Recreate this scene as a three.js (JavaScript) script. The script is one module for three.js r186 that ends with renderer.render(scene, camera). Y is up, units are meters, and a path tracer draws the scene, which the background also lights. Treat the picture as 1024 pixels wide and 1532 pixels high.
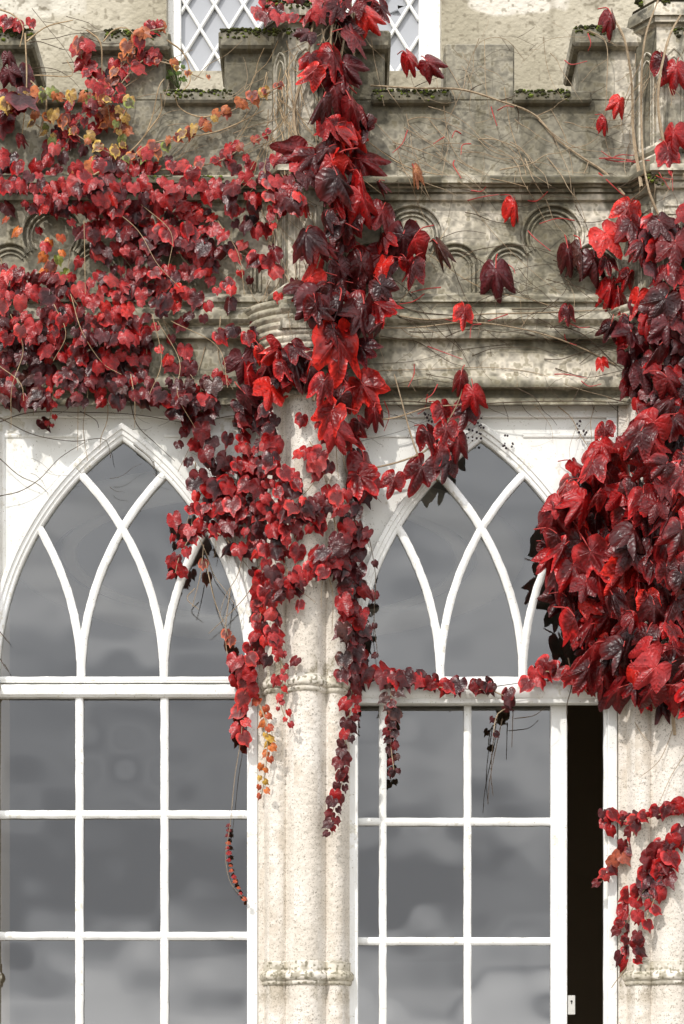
import * as THREE from 'three';
import { mergeGeometries, toCreasedNormals } from 'three/addons/utils/BufferGeometryUtils.js';

// ---------------------------------------------------------------- camera, sky, sun, exposure
const S = 300, D = 9, EYE = 1.6, HZ = 1600;            // elevation drawing: 300 units to the metre at the wall face, eye line at 1600, viewer 9 m off
const scene = new THREE.Scene();
const camera = new THREE.PerspectiveCamera(2 * Math.atan(HZ / S / D) * 180 / Math.PI, 1024 / (2 * HZ), 0.1, 900);
camera.position.set(0, EYE, D);
camera.lookAt(0, EYE, 0);
camera.setViewOffset(1024, 2 * HZ, 0, 0, 1024, 1532);   // rising front, as on a shift lens: verticals stay upright
camera.updateProjectionMatrix();
const renderer = new THREE.WebGLRenderer({ antialias: true });
renderer.toneMapping = THREE.LinearToneMapping;
renderer.toneMappingExposure = 0.95;
renderer.shadowMap.enabled = true;
const SUN = new THREE.Vector3(-0.40, 0.66, 0.64).normalize();
const sun = new THREE.DirectionalLight(new THREE.Color(1, 0.955, 0.90), 2.9);
sun.position.copy(SUN).multiplyScalar(30).add(new THREE.Vector3(0, 4, 0));
sun.target.position.set(0, 4, 0);
sun.castShadow = true; sun.shadow.radius = 2.5; sun.shadow.mapSize.set(4096, 4096);
Object.assign(sun.shadow.camera, { left: -5, right: 5, top: 5, bottom: -5, near: 1, far: 80 });
scene.add(sun, sun.target);

// ---------------------------------------------------------------- noise and random numbers
function rng(seed) { let s = seed >>> 0; return () => { s = (s + 0x6d2b79f5) | 0; let t = Math.imul(s ^ (s >>> 15), 1 | s); t = (t + Math.imul(t ^ (t >>> 7), 61 | t)) ^ t; return ((t ^ (t >>> 14)) >>> 0) / 4294967296; }; }
const hash3 = (x, y, z) => { let h = Math.imul(x, 374761393) ^ Math.imul(y, 668265263) ^ Math.imul(z, 2147483647 - 61); h = Math.imul(h ^ (h >>> 13), 1274126177); return ((h ^ (h >>> 16)) >>> 0) / 4294967296; };
const sm = (t) => t * t * (3 - 2 * t);
const mod = (a, n) => ((a % n) + n) % n;
function vnoise2(x, y, per, seed) {        // value noise that repeats every `per` cells
  const xi = Math.floor(x), yi = Math.floor(y), fx = sm(x - xi), fy = sm(y - yi);
  const x0 = mod(xi, per), x1 = mod(xi + 1, per), y0 = mod(yi, per), y1 = mod(yi + 1, per);
  const a = hash3(x0, y0, seed), b = hash3(x1, y0, seed), c = hash3(x0, y1, seed), d = hash3(x1, y1, seed);
  return a + (b - a) * fx + (c - a) * fy + (a - b - c + d) * fx * fy;
}
function fbm2(u, v, per, oct, seed) { let s = 0, a = 0.5, n = 0; for (let i = 0; i < oct; i++) { s += a * vnoise2(u * per, v * per, per, seed + i); n += a; a *= 0.5; per *= 2; } return s / n; }
function vnoise3(x, y, z, seed) {
  const xi = Math.floor(x), yi = Math.floor(y), zi = Math.floor(z), fx = sm(x - xi), fy = sm(y - yi), fz = sm(z - zi);
  const L = (a, b, t) => a + (b - a) * t, h = (i, j, k) => hash3(xi + i + 4000, yi + j + 4000, (zi + k + 4000) * 7 + seed);
  return L(L(L(h(0, 0, 0), h(1, 0, 0), fx), L(h(0, 1, 0), h(1, 1, 0), fx), fy), L(L(h(0, 0, 1), h(1, 0, 1), fx), L(h(0, 1, 1), h(1, 1, 1), fx), fy), fz);
}
function fbm3(x, y, z, oct, seed) { let s = 0, a = 0.5, n = 0; for (let i = 0; i < oct; i++) { s += a * vnoise3(x, y, z, seed + i * 13); n += a; a *= 0.5; x *= 2.03; y *= 2.03; z *= 2.03; } return s / n; }
const clamp = (x, a = 0, b = 1) => Math.min(b, Math.max(a, x));
const step = (a, b, x) => sm(clamp((x - a) / (b - a)));
const mix = (a, b, t) => a + (b - a) * t;

// ---------------------------------------------------------------- broken cloud, the same kind all round
{
  const W = 1536, H = 768, data = new Float32Array(W * H * 4);
  for (let j = 0; j < H; j++) {
    const el = ((j + 0.5) / H - 0.5) * Math.PI, y = Math.sin(el), c = Math.cos(el);
    for (let i = 0; i < W; i++) {
      const az = ((i + 0.5) / W - 0.5) * 2 * Math.PI, x = c * Math.cos(az), z = c * Math.sin(az);
      let r, g, b;
      if (y < 0) r = g = b = 0.35;
      else {
        const k = 1 / (y + 0.16);
        const q = fbm3(x * k * 0.7 + 3.1, y * 4, z * k * 0.7 + 1.7, 3, 3051);
        const w = fbm3(x * k * 1.1 + 9.1, y * 24, z * k * 0.9 + 4.4, 3, 1187);
        const bright = step(0.33, 0.64, q * 0.66 + w * 0.34);
        const toSun = Math.max(0, x * SUN.x + y * SUN.y + z * SUN.z);
        const L = (0.66 + 1.05 * bright) * (0.84 + 1.8 * Math.min(0.3, y) + 1.2 * Math.exp(-el / 0.08)) + 0.6 * Math.pow(toSun, 6);
        r = L * (0.955 + 0.045 * bright); g = L * (0.985 + 0.015 * bright); b = L * (1.045 - 0.045 * bright);
      }
      const o = (j * W + i) * 4; data[o] = r; data[o + 1] = g; data[o + 2] = b; data[o + 3] = 1;
    }
  }
  const sky = new THREE.DataTexture(data, W, H, THREE.RGBAFormat, THREE.FloatType);
  sky.mapping = THREE.EquirectangularReflectionMapping; sky.magFilter = THREE.LinearFilter; sky.minFilter = THREE.LinearFilter; sky.needsUpdate = true;
  scene.background = sky; scene.environment = sky;
}

// ---------------------------------------------------------------- helpers
const V3 = (x, y, z) => new THREE.Vector3(x, y, z);
// from the elevation drawing to the place, for something standing z metres before the wall face
function at(px, py, z = 0) { const k = (D - z) / D; return V3((px - 512) / S * k, EYE + (HZ - py) / S * k, z); }
const U = 1 / S;
const taken = {};
function numbered(n) { const k = taken[n] = (taken[n] ?? -1) + 1; return k ? `${n}_${String(k).padStart(3, '0')}` : n; }
function put(name, geo, material, parent) { const m = new THREE.Mesh(geo, material); m.name = name; m.castShadow = m.receiveShadow = true; parent.add(m); return m; }
function group(name, parent) { const g = new THREE.Group(); g.name = name; parent.add(g); return g; }
function thing(name, label, category, pos, grp) { const g = group(numbered(name), scene); g.userData = { label, category }; if (grp) g.userData.group = grp; if (pos) g.position.copy(pos); return g; }
function boxUV(geo, su = 1, sv = su, ou = 0, ov = 0) {   // uv in metres, from the side each face looks to
  if (geo.index) geo = geo.toNonIndexed();
  if (!geo.attributes.normal) geo.computeVertexNormals();
  const p = geo.attributes.position, uv = new Float32Array(p.count * 2), a = V3(), b = V3(), c = V3();
  for (let i = 0; i < p.count; i += 3) {
    a.fromBufferAttribute(p, i); b.fromBufferAttribute(p, i + 1).sub(a); c.fromBufferAttribute(p, i + 2).sub(a); b.cross(c);
    const nx = Math.abs(b.x), ny = Math.abs(b.y), nz = Math.abs(b.z);
    for (let k = 0; k < 3; k++) {
      a.fromBufferAttribute(p, i + k); let u, v;
      if (nz >= nx && nz >= ny * 0.5) { u = a.x; v = a.y; } else if (nx >= ny) { u = a.z; v = a.y; } else { u = a.x; v = a.y + a.z; }
      uv[(i + k) * 2] = (u + ou) * su; uv[(i + k) * 2 + 1] = (v + ov) * sv;
    }
  }
  geo.setAttribute('uv', new THREE.BufferAttribute(uv, 2));
  return geo;
}
function soup(tris, crease = 0.5) {   // list of Vector3, three to a face
  const g = new THREE.BufferGeometry(), p = new Float32Array(tris.length * 3);
  tris.forEach((v, i) => { p[i * 3] = v.x; p[i * 3 + 1] = v.y; p[i * 3 + 2] = v.z; });
  g.setAttribute('position', new THREE.BufferAttribute(p, 3));
  g.computeVertexNormals();
  return toCreasedNormals(g, crease);
}
function strips(rows, crease = 0.5, closed = false) {   // a skin over rows of points
  const t = [];
  for (let i = 0; i + 1 < rows.length; i++) for (let j = 0; j + (closed ? 0 : 1) < rows[i].length; j++) {
    const j1 = (j + 1) % rows[i].length, a = rows[i][j], b = rows[i][j1], c = rows[i + 1][j1], d = rows[i + 1][j];
    t.push(a, b, c, a, c, d);
  }
  return soup(t, crease);
}
function bevelBox(x0, y0, z0, x1, y1, z1, r = 0.004) {
  const w = x1 - x0, h = y1 - y0, d = z1 - z0; r = Math.min(r, w / 3, h / 3, d / 3);
  const s = new THREE.Shape([[r, 0], [w - r, 0], [w, r], [w, h - r], [w - r, h], [r, h], [0, h - r], [0, r]].map((q) => new THREE.Vector2(...q)));
  const g = new THREE.ExtrudeGeometry(s, { depth: d - 2 * r, bevelEnabled: true, bevelThickness: r, bevelSize: r * 0.98, bevelOffset: -r * 0.98, bevelSegments: 1 });
  g.translate(x0, y0, z0 + r); return g;
}
// a box drawn on the elevation by its front face
function drawn(px0, py0, px1, py1, z0, z1, r = 0.004) { const a = at(px0, py1, z1), b = at(px1, py0, z1); return bevelBox(a.x, a.y, z0, b.x, b.y, z1, r); }

// ---------------------------------------------------------------- textures
function tex(W, H, f, srgb = true, wrap = true) {
  const d = new Uint8Array(W * H * 4);
  for (let j = 0; j < H; j++) for (let i = 0; i < W; i++) { const c = f((i + 0.5) / W, (j + 0.5) / H), o = (j * W + i) * 4; d[o] = clamp(c[0]) * 255; d[o + 1] = clamp(c[1]) * 255; d[o + 2] = clamp(c[2]) * 255; d[o + 3] = 255; }
  const t = new THREE.DataTexture(d, W, H); t.magFilter = THREE.LinearFilter; t.minFilter = THREE.LinearFilter;
  if (srgb) t.colorSpace = THREE.SRGBColorSpace;
  if (wrap) t.wrapS = t.wrapT = THREE.RepeatWrapping;
  t.needsUpdate = true; return t;
}
const c255 = (r, g, b) => [r / 255, g / 255, b / 255];
const lerp3 = (a, b, t) => [mix(a[0], b[0], t), mix(a[1], b[1], t), mix(a[2], b[2], t)];
const grain = tex(512, 512, (u, v) => { const n = fbm2(u, v, 64, 3, 5) * 0.6 + fbm2(u, v, 8, 3, 9) * 0.4; return [n, n, n]; }, false);

// the weathered upper stonework: 4.6 m wide, 2.6 m high, from x = -2.3, y = 4.7
const FX = -2.3, FY = 4.7, FW = 4.6, FH = 2.6;
const bare = [   // places where the render is bare or newly patched: centre, half sizes (drawing units), strength
  [872, 338, 30, 40, 1], [702, 322, 46, 46, 0.75], [640, 322, 20, 24, 0.3], [432, 360, 52, 84, 0.8], [440, 545, 52, 60, 0.85], [985, 330, 50, 80, 0.75], [960, 420, 40, 60, 0.6],
  [830, 556, 110, 22, 0.8], [690, 545, 80, 34, 0.5], [600, 560, 50, 20, 0.35], [880, 470, 60, 16, 0.3], [740, 498, 200, 10, 0.35], [150, 575, 170, 12, 0.3], [300, 455, 80, 10, 0.3],
  [965, 130, 45, 110, 0.8], [440, 130, 40, 110, 0.5], [450, 200, 40, 60, 0.4], [30, 330, 40, 40, 0.35], [330, 520, 60, 30, 0.3],
];
const darkened = [  // stone stains, and longer dark bands along coves and below ledges
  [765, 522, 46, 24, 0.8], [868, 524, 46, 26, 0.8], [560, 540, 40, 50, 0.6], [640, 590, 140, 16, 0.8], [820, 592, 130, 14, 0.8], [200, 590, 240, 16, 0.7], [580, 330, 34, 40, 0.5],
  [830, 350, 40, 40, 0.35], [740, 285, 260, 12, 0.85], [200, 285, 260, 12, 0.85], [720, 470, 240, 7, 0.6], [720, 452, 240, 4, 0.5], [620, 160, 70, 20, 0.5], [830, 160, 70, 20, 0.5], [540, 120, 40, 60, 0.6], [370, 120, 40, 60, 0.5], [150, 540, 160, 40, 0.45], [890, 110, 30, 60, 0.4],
];
function facadeLook(u, v) {
  const x = FX + u * FW, y = FY + v * FH, px = x * S + 512, py = HZ - (y - EYE) * S;
  const a = fbm2(u, v * FH / FW, 12, 5, 3), b = fbm2(u, v * FH / FW, 40, 4, 13), c = fbm2(u, v * FH / FW, 190, 2, 31), e = fbm2(u, v * FH / FW, 6, 4, 51);
  const fine = (c - 0.5), wx = (b - 0.5) * 46 + (a - 0.5) * 50, wy = (e - 0.5) * 60 + (b - 0.5) * 30;
  const drip = fbm2(u, v * 0.06, 60, 3, 61);
  let col = lerp3(c255(124, 119, 104), c255(150, 144, 128), step(0.3, 0.7, a * 0.5 + b * 0.5));
  if (py > 256) col = lerp3(c255(130, 124, 106), c255(172, 165, 147), step(0.32, 0.68, a * 0.45 + b * 0.55));
  for (const [cx, cy, rx, ry, s] of darkened) { const d = Math.hypot((px - cx + wx) / rx, (py - cy + wy * 0.4) / ry); if (d < 1.6) col = lerp3(col, c255(58, 53, 38), s * 0.85 * step(1.5, 0.4, d + (b - 0.5))); }
  for (const [cx, cy, rx, ry, s] of bare) { const d = Math.hypot((px - cx + wx) / rx, (py - cy + wy) / ry); if (d < 1.6) col = lerp3(col, c255(214, 205, 188), s * step(1.25, 0.75, d + (b - 0.5) * 1.2)); }
  col = lerp3(col, c255(70, 65, 48), 0.28 * step(0.55, 0.72, drip) * step(0.4, 0.6, e));
  const pits = step(0.62, 0.78, c) * 0.75 + step(0.60, 0.72, b) * 0.18;
  col = lerp3(col, c255(66, 60, 44), pits * 0.6);
  return col.map((k) => k * (0.98 + fine * 0.6));
}
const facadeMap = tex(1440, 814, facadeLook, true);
const facadeBump = tex(1024, 1024, (u, v) => { const n = fbm2(u, v, 120, 3, 41) * 0.7 + fbm2(u, v, 24, 3, 43) * 0.3; return [n, n, n]; }, false);
facadeBump.repeat.set(2.2, 1.3);
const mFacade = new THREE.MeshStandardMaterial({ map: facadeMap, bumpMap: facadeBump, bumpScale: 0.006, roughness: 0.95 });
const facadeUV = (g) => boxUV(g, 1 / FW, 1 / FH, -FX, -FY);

// speckled cream stone of the shafts, tile 1.5 m
const shaftMap = tex(1024, 1024, (u, v) => {
  const a = fbm2(u, v, 5, 4, 71), b = fbm2(u, v, 26, 3, 73), c = vnoise2(u * 330, v * 330, 330, 75), d = vnoise2(u * 230, v * 230, 230, 78), s = fbm2(u * 1, v * 0.15, 20, 3, 79);
  let col = lerp3(c255(220, 213, 201), c255(234, 229, 220), step(0.35, 0.65, a));
  col = lerp3(col, c255(198, 186, 168), 0.5 * step(0.56, 0.74, s * 0.55 + b * 0.45));
  col = lerp3(col, c255(140, 133, 120), 0.7 * step(0.68, 0.95, c));
  const lichen = step(0.335, 0.352, v) * step(0.445, 0.41, v) + 0.45 * step(0.25, 0.32, v) * step(0.352, 0.335, v);   // dirt grown on and under the two rings
  col = lerp3(col, c255(134, 126, 106), 0.8 * clamp(lichen) * step(0.44, 0.62, b * 0.6 + s * 0.4) * (0.5 + 0.5 * step(0.35, 0.6, c)));
  col = lerp3(col, c255(84, 76, 66), 0.75 * step(0.9, 0.985, d) * step(0.44, 0.6, b));
  return col;
});
const shaftBump = tex(512, 512, (u, v) => { const n = fbm2(u, v, 90, 2, 85); return [n, n, n]; }, false);
const mShaft = new THREE.MeshStandardMaterial({ map: shaftMap, bumpMap: shaftBump, bumpScale: 0.004, roughness: 0.92, color: new THREE.Color().setRGB(0.87, 0.85, 0.835) });
const ringMap = tex(512, 512, (u, v) => {
  const a = fbm2(u, v, 8, 4, 171), b = fbm2(u, v, 40, 3, 173), c = fbm2(u, v, 120, 2, 175);
  let col = lerp3(c255(192, 184, 166), c255(222, 215, 203), step(0.35, 0.62, a));
  col = lerp3(col, c255(122, 115, 96), 0.6 * step(0.5, 0.68, b * 0.6 + a * 0.4));
  return lerp3(col, c255(92, 86, 66), 0.6 * step(0.6, 0.72, c));
});
const mRing = new THREE.MeshStandardMaterial({ map: ringMap, bumpMap: shaftBump, bumpScale: 0.004, roughness: 0.95 });

// upper wall: rough render, 4.8 m x 1.6 m from x = -2.4
const WX = -3, WY = 6.2, WW = 6, WH = 3;
const wallMap = tex(1536, 768, (u, v) => {
  const x = WX + u * WW, y = WY + v * WH, k = D / (D + 1.3), px = x * k * S + 512, py = HZ - (y - EYE) * k * S;
  const a = fbm2(u, v * 0.5, 12, 4, 101), b = fbm2(u, v * 0.5, 60, 3, 103), c = fbm2(u, v * 0.5, 240, 2, 105), w = (b - 0.5) * 30 + (a - 0.5) * 40;
  let col = lerp3(c255(158, 150, 130), c255(184, 176, 157), step(0.34, 0.66, a));
  if (px < 130) col = lerp3(col, c255(206, 200, 186), 0.85 * step(34, 22, py + w * 0.6) * step(150, 110, px));
  const d = Math.hypot((px - 772 + w) / 82, (py + 4 + w * 0.4) / 30); col = lerp3(col, c255(214, 207, 194), 0.9 * step(1.05, 0.9, d));
  col = lerp3(col, c255(118, 110, 93), 0.32 * step(0.55, 0.7, b) * step(0.5, 0.62, fbm2(u, v * 0.5, 24, 2, 107)) + 0.5 * step(0.66, 0.76, c));
  return col;
});
const mWall = new THREE.MeshStandardMaterial({ map: wallMap, bumpMap: facadeBump, bumpScale: 0.008, roughness: 0.97 });

// old white gloss paint on wood
const paintMap = tex(1024, 1024, (u, v) => {
  const a = fbm2(u, v, 6, 4, 201), b = fbm2(u, v, 50, 3, 203), c = fbm2(u, v, 220, 2, 205);
  let col = lerp3(c255(228, 227, 222), c255(240, 240, 238), step(0.3, 0.7, a));
  col = lerp3(col, c255(190, 182, 158), 0.45 * step(0.60, 0.74, b * 0.5 + a * 0.5));
  return lerp3(col, c255(120, 112, 92), 0.5 * step(0.75, 0.82, c) * step(0.48, 0.62, b));
});
const paintBump = tex(512, 512, (u, v) => { const n = fbm2(u, v, 10, 4, 211) * 0.7 + vnoise2(u * 128, v * 12, 128, 213) * 0.3; return [n, n, n]; }, false);
const mPaint = new THREE.MeshPhysicalMaterial({ map: paintMap, bumpMap: paintBump, bumpScale: 0.003, roughness: 0.48 });
const mSpandrel = new THREE.MeshStandardMaterial({ map: paintMap, bumpMap: paintBump, bumpScale: 0.0015, roughness: 0.6, color: new THREE.Color().setRGB(0.95, 0.95, 0.935) });
const paint = (g) => boxUV(g, 0.9);

const wavy = (() => {      // drawn sheet glass is never quite flat; kept in floats so that the slope stays smooth
  const N = 256, d = new Float32Array(N * N * 4); for (let j = 0; j < N; j++) for (let i = 0; i < N; i++) { const n = fbm2(i / N, j / N, 4, 2, 301), o = (j * N + i) * 4; d[o] = d[o + 1] = d[o + 2] = n; d[o + 3] = 1; }
  const t = new THREE.DataTexture(d, N, N, THREE.RGBAFormat, THREE.FloatType); t.magFilter = t.minFilter = THREE.LinearFilter; t.wrapS = t.wrapT = THREE.RepeatWrapping; t.needsUpdate = true; return t;
})();
const mGlass = new THREE.MeshPhysicalMaterial({ color: 0xf2f6f4, transmission: 1, thickness: 0, ior: 2.2, roughness: 0.025, bumpMap: wavy, bumpScale: 0.005 });
const mFrosted = new THREE.MeshPhysicalMaterial({ color: new THREE.Color().setRGB(0.36, 0.37, 0.39), roughness: 0.35, bumpMap: wavy, bumpScale: 0.004 });
const mFloor = new THREE.MeshStandardMaterial({ color: new THREE.Color().setRGB(0.36, 0.30, 0.22), roughness: 0.6 });
const mDark = new THREE.MeshStandardMaterial({ color: new THREE.Color().setRGB(0.035, 0.032, 0.03), roughness: 0.9 });
const mCeiling = new THREE.MeshStandardMaterial({ color: new THREE.Color().setRGB(0.24, 0.25, 0.26), roughness: 0.9 });
const mPlaster = new THREE.MeshStandardMaterial({ color: new THREE.Color().setRGB(0.4, 0.39, 0.36), roughness: 0.95 });
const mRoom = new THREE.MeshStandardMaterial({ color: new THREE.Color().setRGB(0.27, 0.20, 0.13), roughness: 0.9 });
const mGround = new THREE.MeshStandardMaterial({ color: new THREE.Color().setRGB(0.27, 0.25, 0.21), roughness: 1, map: (() => { const t = tex(512, 512, (u, v) => { const n = 0.62 + 0.38 * fbm2(u, v, 80, 3, 401); return [n, n * 0.98, n * 0.95]; }); t.repeat.set(160, 160); return t; })() });
const mMetal = new THREE.MeshStandardMaterial({ color: new THREE.Color().setRGB(0.62, 0.6, 0.55), metalness: 0.7, roughness: 0.42, bumpMap: grain, bumpScale: 0.001 });

// ---------------------------------------------------------------- ground
{
  const g = new THREE.PlaneGeometry(500, 500); g.rotateX(-Math.PI / 2);
  const m = put('ground', g, mGround, scene); m.userData = { kind: 'structure', label: 'pale gravel ground before the house', category: 'ground' };
}

// ---------------------------------------------------------------- the house front
const house = thing('stone_house', 'weathered battlemented stone house front with white gothic arched windows', 'house');
const PIERS = [-80, 457.5, 1009];                       // pier centres on the drawing
const PZ = 0.10;                                        // how far the pier's face stands before the wall
const pierX = PIERS.map((p) => at(p, 800, 0.13).x);

// outline of the wall in plan with the half-octagon piers breaking forward
const HALF = 0.172, FACE = 0.086, FWD = 0.125;
const planPath = [];
planPath.push([-2.7, 0]);
for (const x of pierX) planPath.push([x - HALF, 0], [x - FACE, FWD], [x + FACE, FWD], [x + HALF, 0]);
planPath.push([2.7, 0]);
function offsetPath(path, p) {
  return path.map(([x, z], i) => {
    const a = path[Math.max(0, i - 1)], b = path[Math.min(path.length - 1, i + 1)];
    const n = (u, v) => { const dx = v[0] - u[0], dz = v[1] - u[1], l = Math.hypot(dx, dz) || 1; return [-dz / l, dx / l]; };
    const n1 = i ? n(a, [x, z]) : n([x, z], b), n2 = i < path.length - 1 ? n([x, z], b) : n1;
    const k = 1 + n1[0] * n2[0] + n1[1] * n2[1];
    return [x + p * (n1[0] + n2[0]) / k, z + p * (n1[1] + n2[1]) / k];
  });
}
function moulding(profile, path = planPath) {            // profile: [height on the drawing, projection in drawing units]
  const rows = profile.map(([py, pr]) => { const y = at(0, py, pr * U).y; return offsetPath(path, pr * U).map(([x, z]) => V3(x, y, z)); });
  return facadeUV(strips(rows.reverse(), 0.7));
}
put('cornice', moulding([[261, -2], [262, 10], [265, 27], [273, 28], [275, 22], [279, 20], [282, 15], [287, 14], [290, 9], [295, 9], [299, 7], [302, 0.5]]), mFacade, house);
put('string_course', moulding([[439, -1], [441, 8], [445, 14], [451, 14], [453, 8], [459, 7], [461, 11], [464, 16], [470, 19], [477, 19], [483, 15], [487, 10], [490, 10], [492, 14], [504, 15], [506, 14], [508, 2]]), mFacade, house);
put('fascia_band', moulding([[506, 2], [564, 2]]), mFacade, house);
put('drip_moulding', moulding([[562, 1], [564, 9], [567, 12], [579, 13], [581, 8], [584, 2], [590, -1], [595, 1], [598, 6], [601, 8], [605, 8], [607, -10]]), mFacade, house);
// pier faces through the frieze
for (const x of pierX) {
  const pp = [[x - HALF, 0], [x - FACE, FWD], [x + FACE, FWD], [x + HALF, 0]];
  const g = group('pier_block', house);
  put('block', moulding([[300, 0], [441, 0]], pp), mFacade, g);
  // sunk pointed panel on each face of the pier, framed by a roll
  for (let s = -1; s <= 1; s++) {
    const a = s < 0 ? pp[0] : s ? pp[2] : pp[1], b = s < 0 ? pp[1] : s ? pp[3] : pp[2];
    for (const [y0, y1, inset, r] of [[432, 308, 0.2, 0.007], [432, 320, 0.31, 0.005]]) {
      const lo = at(0, y0, FWD).y, hi = at(0, y1, FWD).y, q = (t, y) => V3(mix(a[0], b[0], t), y, mix(a[1], b[1], t));
      const pts = [q(inset, lo), q(inset, hi), q(1 - inset, hi), q(1 - inset, lo), q(inset, lo)];
      const c = new THREE.CurvePath(); for (let i = 0; i < 4; i++) c.add(new THREE.LineCurve3(pts[i], pts[i + 1]));
      put('panel_roll', facadeUV(new THREE.TubeGeometry(c, 40, r, 5)), mFacade, g);
    }
  }
}
// frieze with trefoil-headed blind arches, two to a bay
const BAYS = [-355, 183, 721];
{
  const y0 = at(0, 445, 0).y, y1 = at(0, 298, 0).y;
  const slab = new THREE.Shape([[-2.7, y0], [2.7, y0], [2.7, y1], [-2.7, y1]].map((q) => new THREE.Vector2(...q)));
  const P = (x, y) => { const w = at(x, y, 0); return new THREE.Vector2(w.x, w.y); };
  const lobes = (cx, e) => {     // outline grown by e drawing units
    const pts = [], c1x = cx - 64, c2x = cx + 64;
    pts.push([cx - 100 - e, 438]);
    const arc = (ox, oy, r, a0, a1, n) => { for (let i = 0; i <= n; i++) { const t = mix(a0, a1, i / n) * Math.PI / 180; pts.push([ox + r * Math.cos(t), oy - r * Math.sin(t)]); } };
    const k = e * 0.9;
    arc(c1x, 400, 36 + e, 180, 40 - k, 16); arc(cx, 352, 45 + e, 217 + k * 0.4, -37 - k * 0.4, 26); arc(c2x, 400, 36 + e, 140 + k, 0, 16);
    pts.push([cx + 100 + e, 438]);
    return pts;
  };
  const frieze = group('frieze', house), centres = [];
  for (const b of BAYS.slice(1)) centres.push(b - 104, b + 106);
  for (const cx of centres) { const h = new THREE.Path(lobes(cx, 0).map(([x, y]) => P(clamp(x, cx - 100, cx + 100), y))); slab.holes.push(h); }
  put('face', facadeUV(new THREE.ExtrudeGeometry(slab, { depth: 0.05, bevelEnabled: false }).translate(0, 0, -0.05)), mFacade, frieze);
  const back = bevelBox(-2.7, y0, -0.09, 2.7, y1, -0.022, 0.001);
  put('sunk_ground', facadeUV(back), mFacade, frieze);
  for (const cx of centres) for (const [e, r, z] of [[1, 0.0075, 0.0], [-7, 0.0065, -0.010], [-13, 0.005, -0.016]]) {
    const arc = (ox, rad, oy, a0, a1) => { const pts = []; for (let i = 0; i <= 20; i++) { const t = mix(a0, a1, i / 20) * Math.PI / 180, w = at(ox + rad * Math.cos(t), oy - rad * Math.sin(t), 0); pts.push(V3(w.x, w.y, z)); } return pts; };
    const post = (x) => [400, 412, 425, 437].map((y) => { const w = at(x, y, 0); return V3(w.x, w.y, z); });
    for (const pts of [arc(cx - 64, 36 + e, 400, 180, 38), arc(cx, 45 + e, 352, 216, -36), arc(cx + 64, 36 + e, 400, 142, 0), post(cx - 100 - e), post(cx + 100 + e)])
      put('trefoil_roll', facadeUV(new THREE.TubeGeometry(new THREE.CatmullRomCurve3(pts, false, 'centripetal'), 30, r, 6)), mFacade, frieze);
  }
}
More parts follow.
